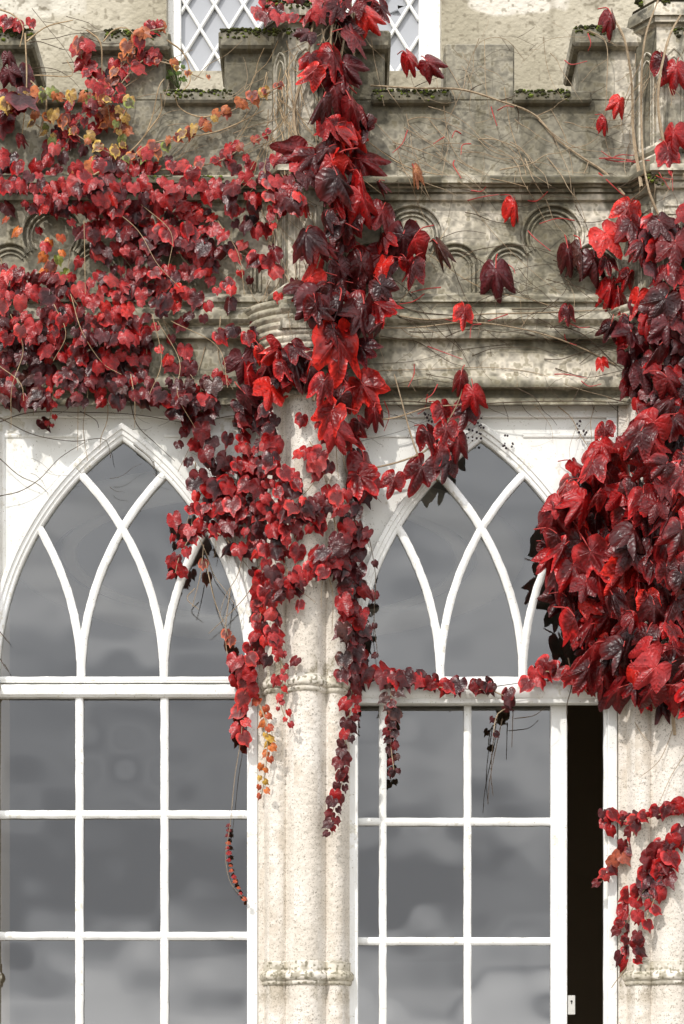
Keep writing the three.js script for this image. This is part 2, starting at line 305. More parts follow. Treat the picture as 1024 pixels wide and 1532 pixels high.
// parapet, merlons and their copings
const mossSpots = [[at(90, 0, 0).x, at(395, 0, 0).x, at(0, 264, 0.085).y, 0.085, 0.5], [at(930, 0, 0).x, at(1040, 0, 0).x, at(0, 262, 0.2).y, 0.2, 0.6]];
{
  const par = group('parapet', house);
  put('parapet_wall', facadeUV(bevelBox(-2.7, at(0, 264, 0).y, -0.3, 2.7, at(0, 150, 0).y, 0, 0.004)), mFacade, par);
  const merlon = (a, b, top, coped) => {
    put('merlon', facadeUV(drawn(a, top + (coped ? 18 : 0), b, 150.5, -0.297, -0.003, 0.008)), mFacade, par);
    if (!coped) return;
    const p = at(a, top, 0.05), q = at(b, top + 27, 0.05);
    put('coping', facadeUV(bevelBox(p.x - 0.03, q.y, -0.34, q.x + 0.03, p.y, 0.052, 0.012)), mFacade, par);
    mossSpots.push([p.x - 0.03, q.x + 0.03, p.y, 0.052, 1]);
  };
  merlon(-200, 42, 44, true); merlon(130, 246, 46, true); merlon(336, 576, 44, true); merlon(665, 770, 65, false); merlon(866, 1130, 40, true);
  for (const [a, b] of [[38, 134], [240, 352], [556, 676], [768, 886]]) {
    const p = at(a, 135, 0.045), q = at(b, 152, 0.045);
    put('crenel_coping', facadeUV(bevelBox(p.x, q.y, -0.34, q.x, p.y, 0.045, 0.01)), mFacade, par);
    mossSpots.push([p.x, q.x, p.y, 0.045, 0.55]);
  }
  // half-octagon turrets with lancet panels above the cornice
  pierX.forEach((x) => {
    const t = group('turret', house), pp = [[x - HALF * 0.98, -0.05], [x - HALF * 0.98, 0.03], [x - FACE, FWD], [x + FACE, FWD], [x + HALF * 0.98, 0.03], [x + HALF * 0.98, -0.05]];
    put('shaft', moulding([[58, 0], [264, 0]], pp), mFacade, t);
    put('base_moulding', moulding([[232, 0], [236, 5], [242, 7], [248, 4], [251, 9], [262, 12], [266, 12]], pp), mFacade, t);
    const cap = moulding([[24, -8], [25, 6], [28, 12], [44, 13], [46, 9], [54, 8], [58, 3], [62, 0]], pp);
    const lid = offsetPath(pp, 0.02).map(([u, w]) => V3(u, at(0, 24.5, 0).y, w));
    put('cap', facadeUV(mergeGeometries([cap, facadeUV(soup(lid.slice(1, -1).flatMap((v, i) => [lid[0], v, lid[i + 2]]), 0.1))].map((g) => g))), mFacade, t);
    mossSpots.push([x - 0.20, x + 0.20, at(0, 25, 0.02).y + 0.004, 0.165, 1.3], [x - 0.2, x + 0.2, at(0, 60, 0.03).y, 0.13, 0.4]);
    for (let s = -1; s <= 1; s++) {
      const a = pp[2 + s - (s > 0 ? 0 : 0)], A = s < 0 ? pp[1] : s ? pp[3] : pp[2], B = s < 0 ? pp[2] : s ? pp[4] : pp[3];
      const w = Math.hypot(B[0] - A[0], B[1] - A[1]), nx = -(B[1] - A[1]) / w, nz = (B[0] - A[0]) / w;
      for (const [inset, top, bot, r] of [[0.17, 72, 226, 0.008], [0.28, 84, 222, 0.0065]]) {
        const half = w * (0.5 - inset), lo = at(0, bot, FWD).y, tip = at(0, top, FWD).y, spring = tip - half * 1.7, R = (half * half + (half * 1.7) ** 2) / (2 * half), pts = [];
        pts.push([-half, lo], [-half, mix(lo, spring, 0.5)]);
        for (let i = 0; i <= 7; i++) { const h = half * 1.7 * i / 7; pts.push([-half + R - Math.sqrt(R * R - h * h), spring + h]); }
        const all = [...pts, ...pts.slice(0, -1).reverse().map(([u, y]) => [-u, y])].map(([u, y]) => { const k = 0.5 + u / w; return V3(mix(A[0], B[0], k) - nx * 0.0, y, mix(A[1], B[1], k)); });
        const c = new THREE.CurvePath(); for (let i = 0; i + 1 < all.length; i++) c.add(new THREE.LineCurve3(all[i], all[i + 1]));
        put('lancet_roll', facadeUV(new THREE.TubeGeometry(c, 70, r, 5)), mFacade, t);
      }
    }
  });
}
// clustered shafts of the piers below the drip moulding
{
  const plan = (cx) => {      // three rolls side by side, drawing units across and forward
    const pts = [[-66, -16], [-62, -2]];
    const arc = (ox, oz, r, rz, a0, a1, n) => { for (let i = 0; i <= n; i++) { const t = mix(a0, a1, i / n) * Math.PI / 180; pts.push([ox + r * Math.cos(t), oz + rz * Math.sin(t)]); } };
    arc(-43, 2, 17, 20, 178, 40, 9); arc(0, 8, 28, 33, 158, 22, 14); arc(43, 2, 17, 20, 140, 2, 9);
    pts.push([62, -2], [66, -16]);
    return pts.map(([u, w]) => [cx + u * U, w * U]);
  };
  const sweep = (cx, prof) => {
    const base = plan(cx);
    const rows = prof.map(([py, o]) => { const y = at(0, py, 0.12).y; return offsetPath(base, o * U).map(([x, z]) => V3(x, y, z)); });
    return boxUV(strips(rows.reverse(), 0.9), 1 / 1.5);
  };
  pierX.forEach((x, i) => {
    const g = group('clustered_pier', house);
    put('upper_shaft', sweep(x, [[580, 0], [800, 0], [1009, 0]]), mShaft, g);
    put('neck_ring', sweep(x, [[1007, 0.2], [1008, 2], [1011, 2.4], [1012, 3.5], [1016, 6.5], [1021, 7], [1025, 5], [1026, 2.8], [1029, 3.6], [1032, 2.6], [1034, 0.2]]), mRing, g);
    put('middle_shaft', sweep(x, [[1033, 0], [1240, 0], [1439, 0]]), mShaft, g);
    put('neck_ring', sweep(x, [[1437, 0.2], [1438, 1.6], [1451, 1.6], [1452, 3.4], [1456, 6.2], [1461, 6.8], [1465, 5], [1466, 2.8], [1469, 3.4], [1472, 2.4], [1473, 0.2]]), mRing, g);
    put('lower_shaft', sweep(x, [[1472, 0], [1760, 0], [2085, 0]]), mShaft, g);
    const j = at(0, 604, -0.02).y;
    const x0 = at(PIERS[i] - 71, 0, -0.02).x, x1 = at(PIERS[i] + 64, 0, -0.02).x;
    const y1 = at(0, 604, 0).y;
    put('jamb_stone', boxUV(bevelBox(x0 + (i == 2 ? -0.04 : 0), 0, -0.105, x1, y1, -0.02, 0.003), 1 / 1.5), mShaft, g);
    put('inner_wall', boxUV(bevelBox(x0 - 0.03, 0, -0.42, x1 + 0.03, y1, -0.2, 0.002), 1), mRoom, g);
  });
  // ribbed corbels under the string course
  pierX.forEach((x) => {
    const rows = [], N = 22;
    const prof = []; for (let k = 0; k <= 6; k++) for (let i = 0; i < 6; i++) { const t = (k + i / 6) / 6.2; prof.push([mix(452, 512, t), mix(97, 72, t) + 4.2 * Math.abs(Math.sin(Math.PI * i / 6)) - 3]); }
    prof.push([516, 60]);
    for (const [py, r] of prof) { const y = at(0, py, 0.15).y, row = []; for (let i = 0; i <= N; i++) { const t = Math.PI * (1 - i / N); row.push(V3(x + r * U * Math.cos(t), y, r * 0.62 * U * Math.sin(t))); } rows.push(row); }
    put('ribbed_corbel', facadeUV(strips(rows.reverse(), 0.8)), mFacade, house);
  });
}
// solid wall behind the stone dressings, over and beside the windows
{
  const top = at(0, 262, 0).y, low = at(0, 606, 0).y;
  put('backing_wall', facadeUV(bevelBox(-2.7, low, -0.42, 2.7, top - 0.02, -0.095, 0.002)), mFacade, house);
}

// ---------------------------------------------------------------- gothic windows
const A = 186, W3 = 2 * A / 3, RISE = 359, R = (A * A + RISE * RISE) / (2 * A), SPRING = 1015;
const hOf = (d) => Math.sqrt(Math.max(0, R * R - (R - d) * (R - d)));
const ZF = -0.05, ZG = -0.088;                          // face of the frames, plane of the glass
const wob = rng(11);
function railing(path, half, depth, z, closedWob = 0.5) {      // painted bar with chamfered sides along a path on the drawing
  const prof = [[-half, -depth], [-half, -depth * 0.25], [-half * 0.62, -0.002], [-half * 0.3, 0], [half * 0.3, 0], [half * 0.62, -0.002], [half, -depth * 0.25], [half, -depth]];
  const rows = path.map(([x, y], i) => {
    const a = path[Math.max(0, i - 1)], b = path[Math.min(path.length - 1, i + 1)], l = Math.hypot(b[0] - a[0], b[1] - a[1]) || 1, nx = -(b[1] - a[1]) / l, ny = (b[0] - a[0]) / l;
    const e1 = (wob() - 0.5) * 2 * closedWob, e2 = (wob() - 0.5) * 1.6 * closedWob;
    return prof.map(([n, dz]) => { const k = n + e1 + Math.sign(n) * e2, w = at(x + nx * k, y + ny * k, z); return V3(w.x, w.y, z + dz); });
  });
  return paint(strips(rows, 0.6));
}
const line = (x0, y0, x1, y1, n = 12) => Array.from({ length: n + 1 }, (_, i) => [mix(x0, x1, i / n), mix(y0, y1, i / n)]);
const tilt = rng(5);
function pane(name, pts, z, parent, lean = 1, material = mGlass) {
  const c = pts.reduce((s, p) => [s[0] + p[0] / pts.length, s[1] + p[1] / pts.length], [0, 0]), o = at(c[0], c[1], z);
  const sh = new THREE.Shape(pts.map(([x, y]) => { const w = at(x, y, z); return new THREE.Vector2(w.x - o.x, w.y - o.y); }));
  const g = new THREE.ShapeGeometry(sh); const p = g.attributes.position, uv = g.attributes.uv, ox = tilt() * 3, oy = tilt() * 3;
  for (let i = 0; i < p.count; i++) uv.setXY(i, p.getX(i) * 0.8 + ox, p.getY(i) * 0.8 + oy);
  const m = put(name, g, material, parent); m.position.copy(o);
  m.rotation.set(-tilt() * 0.010 * lean, (tilt() - 0.5) * 0.016 * lean, 0); return m;
}
function archedLight(cx, parent) {
  const X = (x) => cx + x, Y = (h) => SPRING - h;
  // moulded arch, both halves mitred at the apex
  const prof = [[-1, -0.05], [-1, -0.016], [1, -0.010], [4.5, -0.009], [5.5, 0.000], [9, 0.004], [10.5, 0.004], [11.5, 0.014], [17, 0.018], [18.5, 0.013], [19, -0.02]];
  for (const s of [-1, 1]) {
    const rows = []; const N = 44;
    for (let i = 0; i <= N; i++) rows.push(prof.map(([n, dz]) => {
      const th = Math.acos((R - A) / (R + n)) * i / N, w = at(X(s * (-(R - A) + (R + n) * Math.cos(th))), Y((R + n) * Math.sin(th)), ZF); return V3(w.x, w.y, ZF + dz);
    }));
    if (s < 0) rows.reverse();
    put('arch_moulding', paint(strips(rows, 0.5)), mPaint, parent);
  }
  // spandrel board with the arch cut out, raised rails and beads
  const b = at(X(-203), 604, ZF - 0.015), t = at(X(203), SPRING + 6, ZF - 0.015);
  const sh = new THREE.Shape([[b.x, t.y], [t.x, t.y], [t.x, b.y], [b.x, b.y]].map((q) => new THREE.Vector2(...q)));
  const hole = [], n = 8;
  for (let i = 0; i <= 40; i++) { const th = Math.acos((R - A) / (R + n)) * i / 40, w = at(X(-(R - A) + (R + n) * Math.cos(th)), Y((R + n) * Math.sin(th)), ZF - 0.015); hole.push(new THREE.Vector2(w.x, w.y)); }
  const mir = hole.slice(0, -1).reverse().map((v) => new THREE.Vector2(2 * at(X(0), 0, ZF - 0.015).x - v.x, v.y));
  hole[0].y += 0.001; mir[mir.length - 1].y += 0.001;
  sh.holes.push(new THREE.Path([...hole, ...mir]));
  put('spandrel_board', paint(new THREE.ExtrudeGeometry(sh, { depth: 0.03, bevelEnabled: false }).translate(0, 0, ZF - 0.045)), mSpandrel, parent);
  put('top_rail', paint(drawn(X(-203), 606, X(203), 624, ZF - 0.014, ZF + 0.006, 0.003)), mSpandrel, parent);
  for (const s of [-1, 1]) {
    put('bead', railing(s < 0 ? line(X(-176), 651, X(-62), 651) : line(X(62), 651, X(176), 651), 3, 0.012, ZF - 0.006, 0.15), mSpandrel, parent);
    put('bead', railing(line(X(s * 178), 648, X(s * 178), 900), 2.5, 0.012, ZF - 0.005, 0.15), mSpandrel, parent);
    put('side_stile', paint(drawn(X(s * 195) - 8, 624, X(s * 195) + 8, SPRING, ZF - 0.04, ZF + 0.008, 0.003)), mPaint, parent);
  }
  // intersecting tracery: each mullion forks into two arcs struck with the arch's own radius
  const arcs = [[-W3 / 2, 1, W3], [-W3 / 2, -1, W3 / 2], [W3 / 2, -1, W3], [W3 / 2, 1, W3 / 2]];
  arcs.forEach(([x0, s, dm], k) => {
    const hm = hOf(dm) + 3, path = [];
    for (let i = 0; i <= 36; i++) { const h = hm * i / 36, d = R - Math.sqrt(R * R - h * h); path.push([X(x0 + s * d), Y(h) + (i ? 0 : 6)]); }
    put('tracery_bar', railing(path, 5.9, 0.035, ZF - 0.012 + (k % 2) * 0.0018 + (k > 1 ? 0.0008 : 0), 0.3), mPaint, parent);
  });
  // panes between the bars
  const hs = (d0, d1, f, n = 18) => Array.from({ length: n + 1 }, (_, i) => { const h = mix(hOf(d0), hOf(d1), i / n), d = R - Math.sqrt(R * R - h * h); return [X(f(d)), Y(h)]; });
  const lan = (l, r, d1) => [...hs(0, d1, l), ...hs(0, d1, r).reverse().slice(1)];
  const cells = [
    lan((d) => -A + d, (d) => -W3 / 2 - d, W3 / 2), lan((d) => -W3 / 2 + d, (d) => W3 / 2 - d, W3 / 2), lan((d) => W3 / 2 + d, (d) => A - d, W3 / 2),
    [...hs(0, W3 / 2, (d) => -W3 / 2 - d), ...hs(W3 / 2, W3, (d) => -A + d).slice(1), ...hs(W3 / 2, W3, (d) => W3 / 2 - d).reverse().slice(1), ...hs(0, W3 / 2, (d) => -W3 / 2 + d).reverse().slice(1, -1)],
    [...hs(0, W3 / 2, (d) => W3 / 2 - d), ...hs(W3 / 2, W3, (d) => -W3 / 2 + d).slice(1), ...hs(W3 / 2, W3, (d) => A - d).reverse().slice(1), ...hs(0, W3 / 2, (d) => W3 / 2 + d).reverse().slice(1, -1)],
    [...hs(W3 / 2, W3, (d) => W3 / 2 - d), ...hs(W3, 1.5 * W3, (d) => -A + d).slice(1), ...hs(W3, 1.5 * W3, (d) => A - d).reverse().slice(1), ...hs(W3 / 2, W3, (d) => -W3 / 2 + d).reverse().slice(1, -1)],
  ];
  for (const c of cells) pane('pane', c, ZG, parent, 0.6);
  put('sill_bead', railing(line(X(-190), SPRING + 1, X(190), SPRING + 1, 30), 4, 0.03, ZF - 0.012, 0.3), mPaint, parent);
}
const transom = (cx, y0, y1, parent) => {
  put('transom', railing(line(cx - 203, (y0 + y1) / 2, cx + 203, (y0 + y1) / 2, 24), (y1 - y0) / 2, 0.06, ZF + 0.016, 0.22), mPaint, parent);
};
// three-light window, closed
{
  const w = group('arched_window', house), cx = 183;
  archedLight(cx, w); transom(cx, 1023, 1042, w);
  const rows = [1044, 1218, 1400, 1582, 1764, 1946], cols = [cx - 190, 118.5, 246, cx + 190];
  put('stile', paint(drawn(cx + 187, 1044, cx + 203, 2075, ZF - 0.05, ZF + 0.004, 0.004)), mPaint, w);
  put('stile', paint(drawn(cx - 203, 1044, cx - 187, 2075, ZF - 0.05, ZF + 0.004, 0.004)), mPaint, w);
  put('bottom_rail', paint(drawn(cx - 187, 1940, cx + 187, 2075, ZF - 0.05, ZF, 0.004)), mPaint, w);
  for (const x of cols.slice(1, 3)) put('glazing_bar', railing(line(x, 1042, x, 1945, 60), 5.9, 0.035, ZF - 0.008, 0.32), mPaint, w);
  for (const y of rows.slice(1, 5)) for (let i = 0; i < 3; i++) put('glazing_bar', railing(line(cols[i], y, cols[i + 1], y, 9), 6, 0.035, ZF - 0.0095, 0.3), mPaint, w);
  for (let j = 0; j < 5; j++) for (let i = 0; i < 3; i++) pane('pane', [[cols[i], rows[j + 1]], [cols[i + 1], rows[j + 1]], [cols[i + 1], rows[j]], [cols[i], rows[j]]], ZG, w);
}
// the same window with its sash slid behind the pier
{
  const w = group('arched_window', house), cx = 721;
  archedLight(cx, w); transom(cx, 1016, 1043, w);
  put('stile', paint(drawn(cx + 189, 1042, cx + 203, 2075, ZF - 0.05, ZF + 0.012, 0.004)), mPaint, w);
  put('stile', paint(drawn(cx - 203, 1042, cx - 185, 2075, ZF - 0.05, ZF + 0.006, 0.004)), mPaint, w);
  put('track_rail', paint(drawn(cx - 200, 1040, cx + 200, 1052, ZF - 0.06, ZF - 0.004, 0.003)), mSpandrel, w);
  put('jamb_bead', railing(line(cx + 186, 1050, cx + 186, 2070, 30), 3, 0.03, ZF - 0.01, 0.3), mPaint, w);
  put('threshold', paint(drawn(cx - 203, 2050, cx + 203, 2080, -0.3, ZF, 0.004)), mPaint, w);
  const s = group('sliding_sash', house), z = -0.125, zg = -0.15;
  s.userData.label = 'white sash slid open leaving a dark gap';
  const rows = [1052, 1229, 1408, 1587, 1766, 1945], cols = [446, 573, 700, 826];
  put('stile', paint(drawn(824.5, 1040, 849, 2050, z - 0.04, z + 0.004, 0.004)), mPaint, s);
  put('stile', paint(drawn(424, 1040, 448, 2050, z - 0.04, z + 0.004, 0.004)), mPaint, s);
  put('top_rail', paint(drawn(448, 1030, 824.5, 1054, z - 0.04, z + 0.002, 0.004)), mPaint, s);
  put('bottom_rail', paint(drawn(448, 1940, 824.5, 2050, z - 0.04, z + 0.002, 0.004)), mPaint, s);
  for (const x of cols.slice(1, 3)) put('glazing_bar', railing(line(x, 1050, x, 1945, 60), 5.6, 0.035, z, 0.28), mPaint, s);
  for (const y of rows.slice(1, 5)) for (let i = 0; i < 3; i++) put('glazing_bar', railing(line(cols[i], y, cols[i + 1], y, 9), 5.8, 0.035, z - 0.0015, 0.28), mPaint, s);
  for (let j = 0; j < 5; j++) for (let i = 0; i < 3; i++) pane('pane', [[cols[i], rows[j + 1]], [cols[i + 1], rows[j + 1]], [cols[i + 1], rows[j]], [cols[i], rows[j]]], zg, s);
  const lp = put('lock_plate', boxUV(drawn(849.5, 1489, 861, 1518, z - 0.03, z - 0.012, 0.0015), 8), mMetal, s);
  const k = at(855.5, 1498, z - 0.011); const kh = new THREE.CylinderGeometry(0.0055, 0.0055, 0.004, 14).rotateX(Math.PI / 2).translate(k.x, k.y, k.z);
  const ks = new THREE.BoxGeometry(0.004, 0.014, 0.004).translate(k.x, k.y - 0.007, k.z - 0.0005);
  put('keyhole', mergeGeometries([kh.toNonIndexed(), ks.toNonIndexed()]), mDark, s);
}
// the room inside
{
  const room = group('room', house), y = at(0, 606, 0).y + 0.05;
  put('floor', boxUV(new THREE.BoxGeometry(7, 0.1, 7.2).translate(0, -0.02, -4.02)), mFloor, room);
  put('ceiling', new THREE.BoxGeometry(7, 0.1, 7.6).translate(0, y + 0.05, -4.22), mCeiling, room);
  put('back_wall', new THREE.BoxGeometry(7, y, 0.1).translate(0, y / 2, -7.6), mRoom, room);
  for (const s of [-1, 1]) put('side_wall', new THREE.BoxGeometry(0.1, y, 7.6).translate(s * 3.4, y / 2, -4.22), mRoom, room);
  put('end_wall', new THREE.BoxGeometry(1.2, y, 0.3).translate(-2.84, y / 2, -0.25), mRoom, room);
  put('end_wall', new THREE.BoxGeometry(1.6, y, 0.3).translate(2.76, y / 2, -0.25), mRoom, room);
  const ring = new THREE.TorusGeometry(1.55, 0.16, 10, 72); ring.scale(1, 1.15, 0.6); ring.rotateX(Math.PI / 2); ring.translate(-0.5, y, -3.0);
  const ring2 = new THREE.TorusGeometry(1.30, 0.05, 8, 72); ring2.scale(1, 1.15, 0.6); ring2.rotateX(Math.PI / 2); ring2.translate(-0.5, y, -3.0);
  put('ceiling_ring', mergeGeometries([ring, ring2]), new THREE.MeshStandardMaterial({ color: new THREE.Color().setRGB(0.85, 0.85, 0.83), roughness: 0.7 }), room);
}

// ---------------------------------------------------------------- upper storey set back behind the parapet
{
  const Z = -1.3, y0 = 6.2, y1 = 9.0, sill = at(0, 106, Z).y;
  const up = group('upper_wall', house), wl = at(249, 0, Z).x, wr = at(661, 0, Z).x;
  const uv = (g) => boxUV(g, 1 / WW, 1 / WH, -WX, -WY);
  const sh = new THREE.Shape([[-3.2, y0 - 0.4], [3.2, y0 - 0.4], [3.2, y1], [-3.2, y1]].map((q) => new THREE.Vector2(...q)));
  sh.holes.push(new THREE.Path([[wl, sill], [wr, sill], [wr, 8.6], [wl, 8.6]].map((q) => new THREE.Vector2(...q))));
  put('rendered_face', uv(new THREE.ExtrudeGeometry(sh, { depth: 0.3, bevelEnabled: false }).translate(0, 0, Z - 0.3)), mWall, up);
  put('leads', new THREE.BoxGeometry(6.4, 0.08, 1.4).translate(0, at(0, 262, 0).y - 0.2, Z / 2 - 0.1), mDark, up);
  for (const [w, h, d, x, y, z] of [[3.4, 3, 0.08, 0, 7.6, Z - 3.3], [0.08, 3, 3, -1.7, 7.6, Z - 1.8], [0.08, 3, 3, 1.7, 7.6, Z - 1.8]]) put('room_wall', new THREE.BoxGeometry(w, h, d).translate(x, y, z), mPlaster, up);
  for (const y of [6.1, 9.1]) put(y < 7 ? 'room_floor' : 'room_ceiling', new THREE.BoxGeometry(3.5, 0.08, 3.1).translate(0, y, Z - 1.85), mPlaster, up);
  const lw = group('lattice_window', house), zf = Z - 0.06, zg = Z - 0.1;
  for (const [a, b, c, d] of [[wl, sill, at(271, 0, zf).x, 8.6], [at(627, 0, zf).x, sill, wr, 8.6]]) put('stile', paint(bevelBox(a, b, zf - 0.1, c, d, zf, 0.006)), mPaint, lw);
  put('sill', paint(bevelBox(wl, sill - 0.004, zf - 0.1, wr, sill + 0.012, zf + 0.004, 0.003)), mPaint, lw);
  const frames = [[271, 440], [470, 627]];
  put('mullion', paint(bevelBox(at(440, 0, zf).x, sill, zf - 0.1, at(470, 0, zf).x, 8.6, zf, 0.006)), mPaint, lw);
  for (const [a, b] of frames) {
    const x0 = at(a, 0, zg).x, x1 = at(b, 0, zg).x, cell = 21.6 * U * (D - zg) / D, tall = cell * 1.62, bottom = sill, n0 = Math.floor(-40);
    // lattice of crossing bars and the diamond panes between them
    const clipSeg = (p, q) => { let t0 = 0, t1 = 1; const dx = q.x - p.x, dy = q.y - p.y; for (const [dd, lo, hi, o] of [[dx, x0, x1, p.x], [dy, bottom, 7.95, p.y]]) { const u = (lo - o) / dd, v = (hi - o) / dd; t0 = Math.max(t0, Math.min(u, v)); t1 = Math.min(t1, Math.max(u, v)); } return t1 - t0 > 0.02 ? [t0, t1] : null; };
    for (const s of [1, -1]) for (let k = -25; k < 34; k += 2) {
      const c = a === 271 ? x0 + 0.03 : x1 - 0.055, p = { x: c + k * cell - s * 9 * cell, y: bottom - 9 * tall + tall * 0.15 }, q = { x: c + k * cell + s * 14 * cell, y: bottom + 14 * tall + tall * 0.15 };
      const t = clipSeg(p, q); if (!t) continue;
      const P = V3(mix(p.x, q.x, t[0]), mix(p.y, q.y, t[0]), 0), Q = V3(mix(p.x, q.x, t[1]), mix(p.y, q.y, t[1]), 0), len = P.distanceTo(Q);
      const g = bevelBox(-0.009, 0, -0.012, 0.009, len, 0.012, 0.005); g.rotateZ(Math.atan2(Q.y - P.y, Q.x - P.x) - Math.PI / 2); g.translate(P.x, P.y, zg + 0.012 + (s > 0 ? 0.0015 : 0));
      put('lattice_bar', paint(g), mPaint, lw);
    }
    const c = a === 271 ? x0 + 0.03 : x1 - 0.055;
    for (let i = -2; i < 14; i++) for (let j = -2; j < 9; j++) {
      if ((i + j) & 1) continue;
      const ox = c + i * cell, oy = bottom + tall * 0.15 + j * tall;
      if (ox < x0 - cell || ox > x1 + cell || oy < bottom - tall * 0.9 || oy > 8.2) continue;
      const cl = (u, v) => new THREE.Vector2(clamp(u, x0, x1), clamp(v, bottom, 7.95));
      const raw = []; const cn = [[ox, oy - tall], [ox + cell, oy], [ox, oy + tall], [ox - cell, oy]];
      for (let e = 0; e < 4; e++) for (let t = 0; t < 6; t++) raw.push(cl(mix(cn[e][0], cn[(e + 1) % 4][0], t / 6), mix(cn[e][1], cn[(e + 1) % 4][1], t / 6)));
      const out = raw.filter((v, n) => v.distanceTo(raw[(n + 1) % raw.length]) > 1e-5); if (out.length < 3) continue;
      const sp = new THREE.Shape(out.map((v) => v.clone().sub(new THREE.Vector2(ox, oy))));
      if (Math.abs(THREE.ShapeUtils.area(sp.getPoints())) < 1e-4) continue;
      const hp = at(603, 15, zg);
      if (Math.abs(hp.x - ox) / cell + Math.abs(hp.y - oy) / tall < 0.98) { const dx = hp.x - ox, dy = hp.y - oy, r = 0.03; sp.holes.push(new THREE.Path([[-1, 0.9], [0.1, 0.75], [0.9, 1], [1.1, 0.2], [0.4, -0.3], [0.2, -1.2], [-0.4, -0.8], [-0.9, -0.1]].map(([u, v]) => new THREE.Vector2(dx + u * r, dy + v * r)))); }
      const g = new THREE.ShapeGeometry(sp), m = put('pane', g, mFrosted, lw); m.position.set(ox, oy, zg); m.rotation.set((tilt() - 0.5) * 0.05, (tilt() - 0.5) * 0.05, 0);
    }
  }
}

// ---------------------------------------------------------------- moss on the copings
{
  const r = rng(91), mMoss = new THREE.MeshStandardMaterial({ vertexColors: true, roughness: 1 });
  mossSpots.forEach(([x0, x1, y, z, amount]) => {
    const bits = [], n = Math.round((x1 - x0) * 900 * amount);
    for (let i = 0; i < n; i++) {
      const x = mix(x0 + 0.01, x1 - 0.01, r()), patch = fbm2(mod(x * 0.7, 1), mod(y * 0.31 + 0.2, 1), 9, 2, 19);
      if (patch < (amount > 1 ? 0.36 : 0.47)) continue;
      const s = 0.0035 + 0.007 * r() * r(), g = new THREE.IcosahedronGeometry(1, 0), p = g.attributes.position, col = [];
      const t = r(), c = t < 0.5 ? [0.05, 0.055, 0.012] : t < 0.78 ? [0.035, 0.032, 0.016] : [0.13, 0.17, 0.02];
      for (let k = 0; k < p.count; k++) { const f = 0.75 + 0.5 * hash3(Math.round(p.getX(k) * 50), Math.round(p.getY(k) * 50), i + Math.round(p.getZ(k) * 50)); p.setXYZ(k, p.getX(k) * f, p.getY(k) * f, p.getZ(k) * f); col.push(c[0], c[1], c[2]); }
      g.setAttribute('color', new THREE.Float32BufferAttribute(col, 3)); g.deleteAttribute('uv');
      g.computeVertexNormals();
      const front = r() < 0.4;
      g.scale(s * 1.5, s, s * 1.5); g.translate(x, front ? y - 0.055 * r() * r() : y + 0.004 * r(), front ? z : z - 0.05 * r()); bits.push(g);
    }
    if (!bits.length) return;
    const m = put('moss', mergeGeometries(bits), mMoss, house); m.userData.kind = 'stuff';
  });
}

// ---------------------------------------------------------------- leaves
const splineR = (pts) => (deg) => { const a = Math.abs(deg); for (let i = 1; i < pts.length; i++) if (a <= pts[i][0]) { const t = (a - pts[i - 1][0]) / (pts[i][0] - pts[i - 1][0]); return mix(pts[i - 1][1], pts[i][1], t); } return pts[pts.length - 1][1]; };
const OUT = {
  large: splineR([[0, 1.0], [5, 0.90], [14, 0.68], [23, 0.50], [30, 0.52], [39, 0.75], [46, 0.91], [52, 0.80], [62, 0.66], [80, 0.60], [100, 0.57], [125, 0.52], [148, 0.46], [166, 0.34], [180, 0.08]]),
  small: splineR([[0, 1.08], [7, 0.86], [18, 0.70], [28, 0.69], [38, 0.80], [44, 0.81], [52, 0.70], [66, 0.65], [90, 0.64], [120, 0.62], [148, 0.54], [167, 0.38], [180, 0.14]]),
};
const WIDE = { large: 1, small: 1 };
// blade texture in the leaf's own square: veins, mottling, brighter margin
function bladeField(type, x, y) {
  const r = Math.hypot(x, y), deg = Math.atan2(x, -y) * 180 / Math.PI, t = r / OUT[type](deg);
  let vein = 0;
  for (const [a, w] of [[0, 0.02], [46, 0.016], [-46, 0.016], [105, 0.011], [-105, 0.011]]) {
    const c = Math.cos(a * Math.PI / 180), s = Math.sin(a * Math.PI / 180), al = x * s - y * c, ac = x * c + y * s;
    if (al > 0) vein = Math.max(vein, step(w * (1.2 - 0.6 * Math.min(1, al)), 0, Math.abs(ac)));
  }
  // side veins leaving each main vein, and the blade puckered between them
  let near = 0, best = 1e9; for (const a of [0, 46, -46, 105, -105]) { let d = Math.abs(((deg - a + 540) % 360) - 180); if (d < best) { best = d; near = a; } }
  const c = Math.cos(near * Math.PI / 180), s = Math.sin(near * Math.PI / 180), al = x * s - y * c, ac = Math.abs(x * c + y * s);
  const wr = fbm2(x * 0.5 + 0.5, y * 0.5 + 0.5, 9, 2, 631), ph = (al - ac * 0.75) * (type === 'large' ? 7 : 5) + (wr - 0.5) * 1.3, f = Math.abs(((ph % 1) + 1) % 1 - 0.5) * 2;
  const side = step(0.82, 1, f);
  return { r, t, vein, side, pucker: Math.sin(f * Math.PI * 0.5), n: fbm2(x * 0.5 + 0.5, y * 0.5 + 0.5, 7, 4, 601), n2: fbm2(x * 0.5 + 0.5, y * 0.5 + 0.5, 22, 3, 611) };
}
const bladeMaps = {}, bladeBump = {};
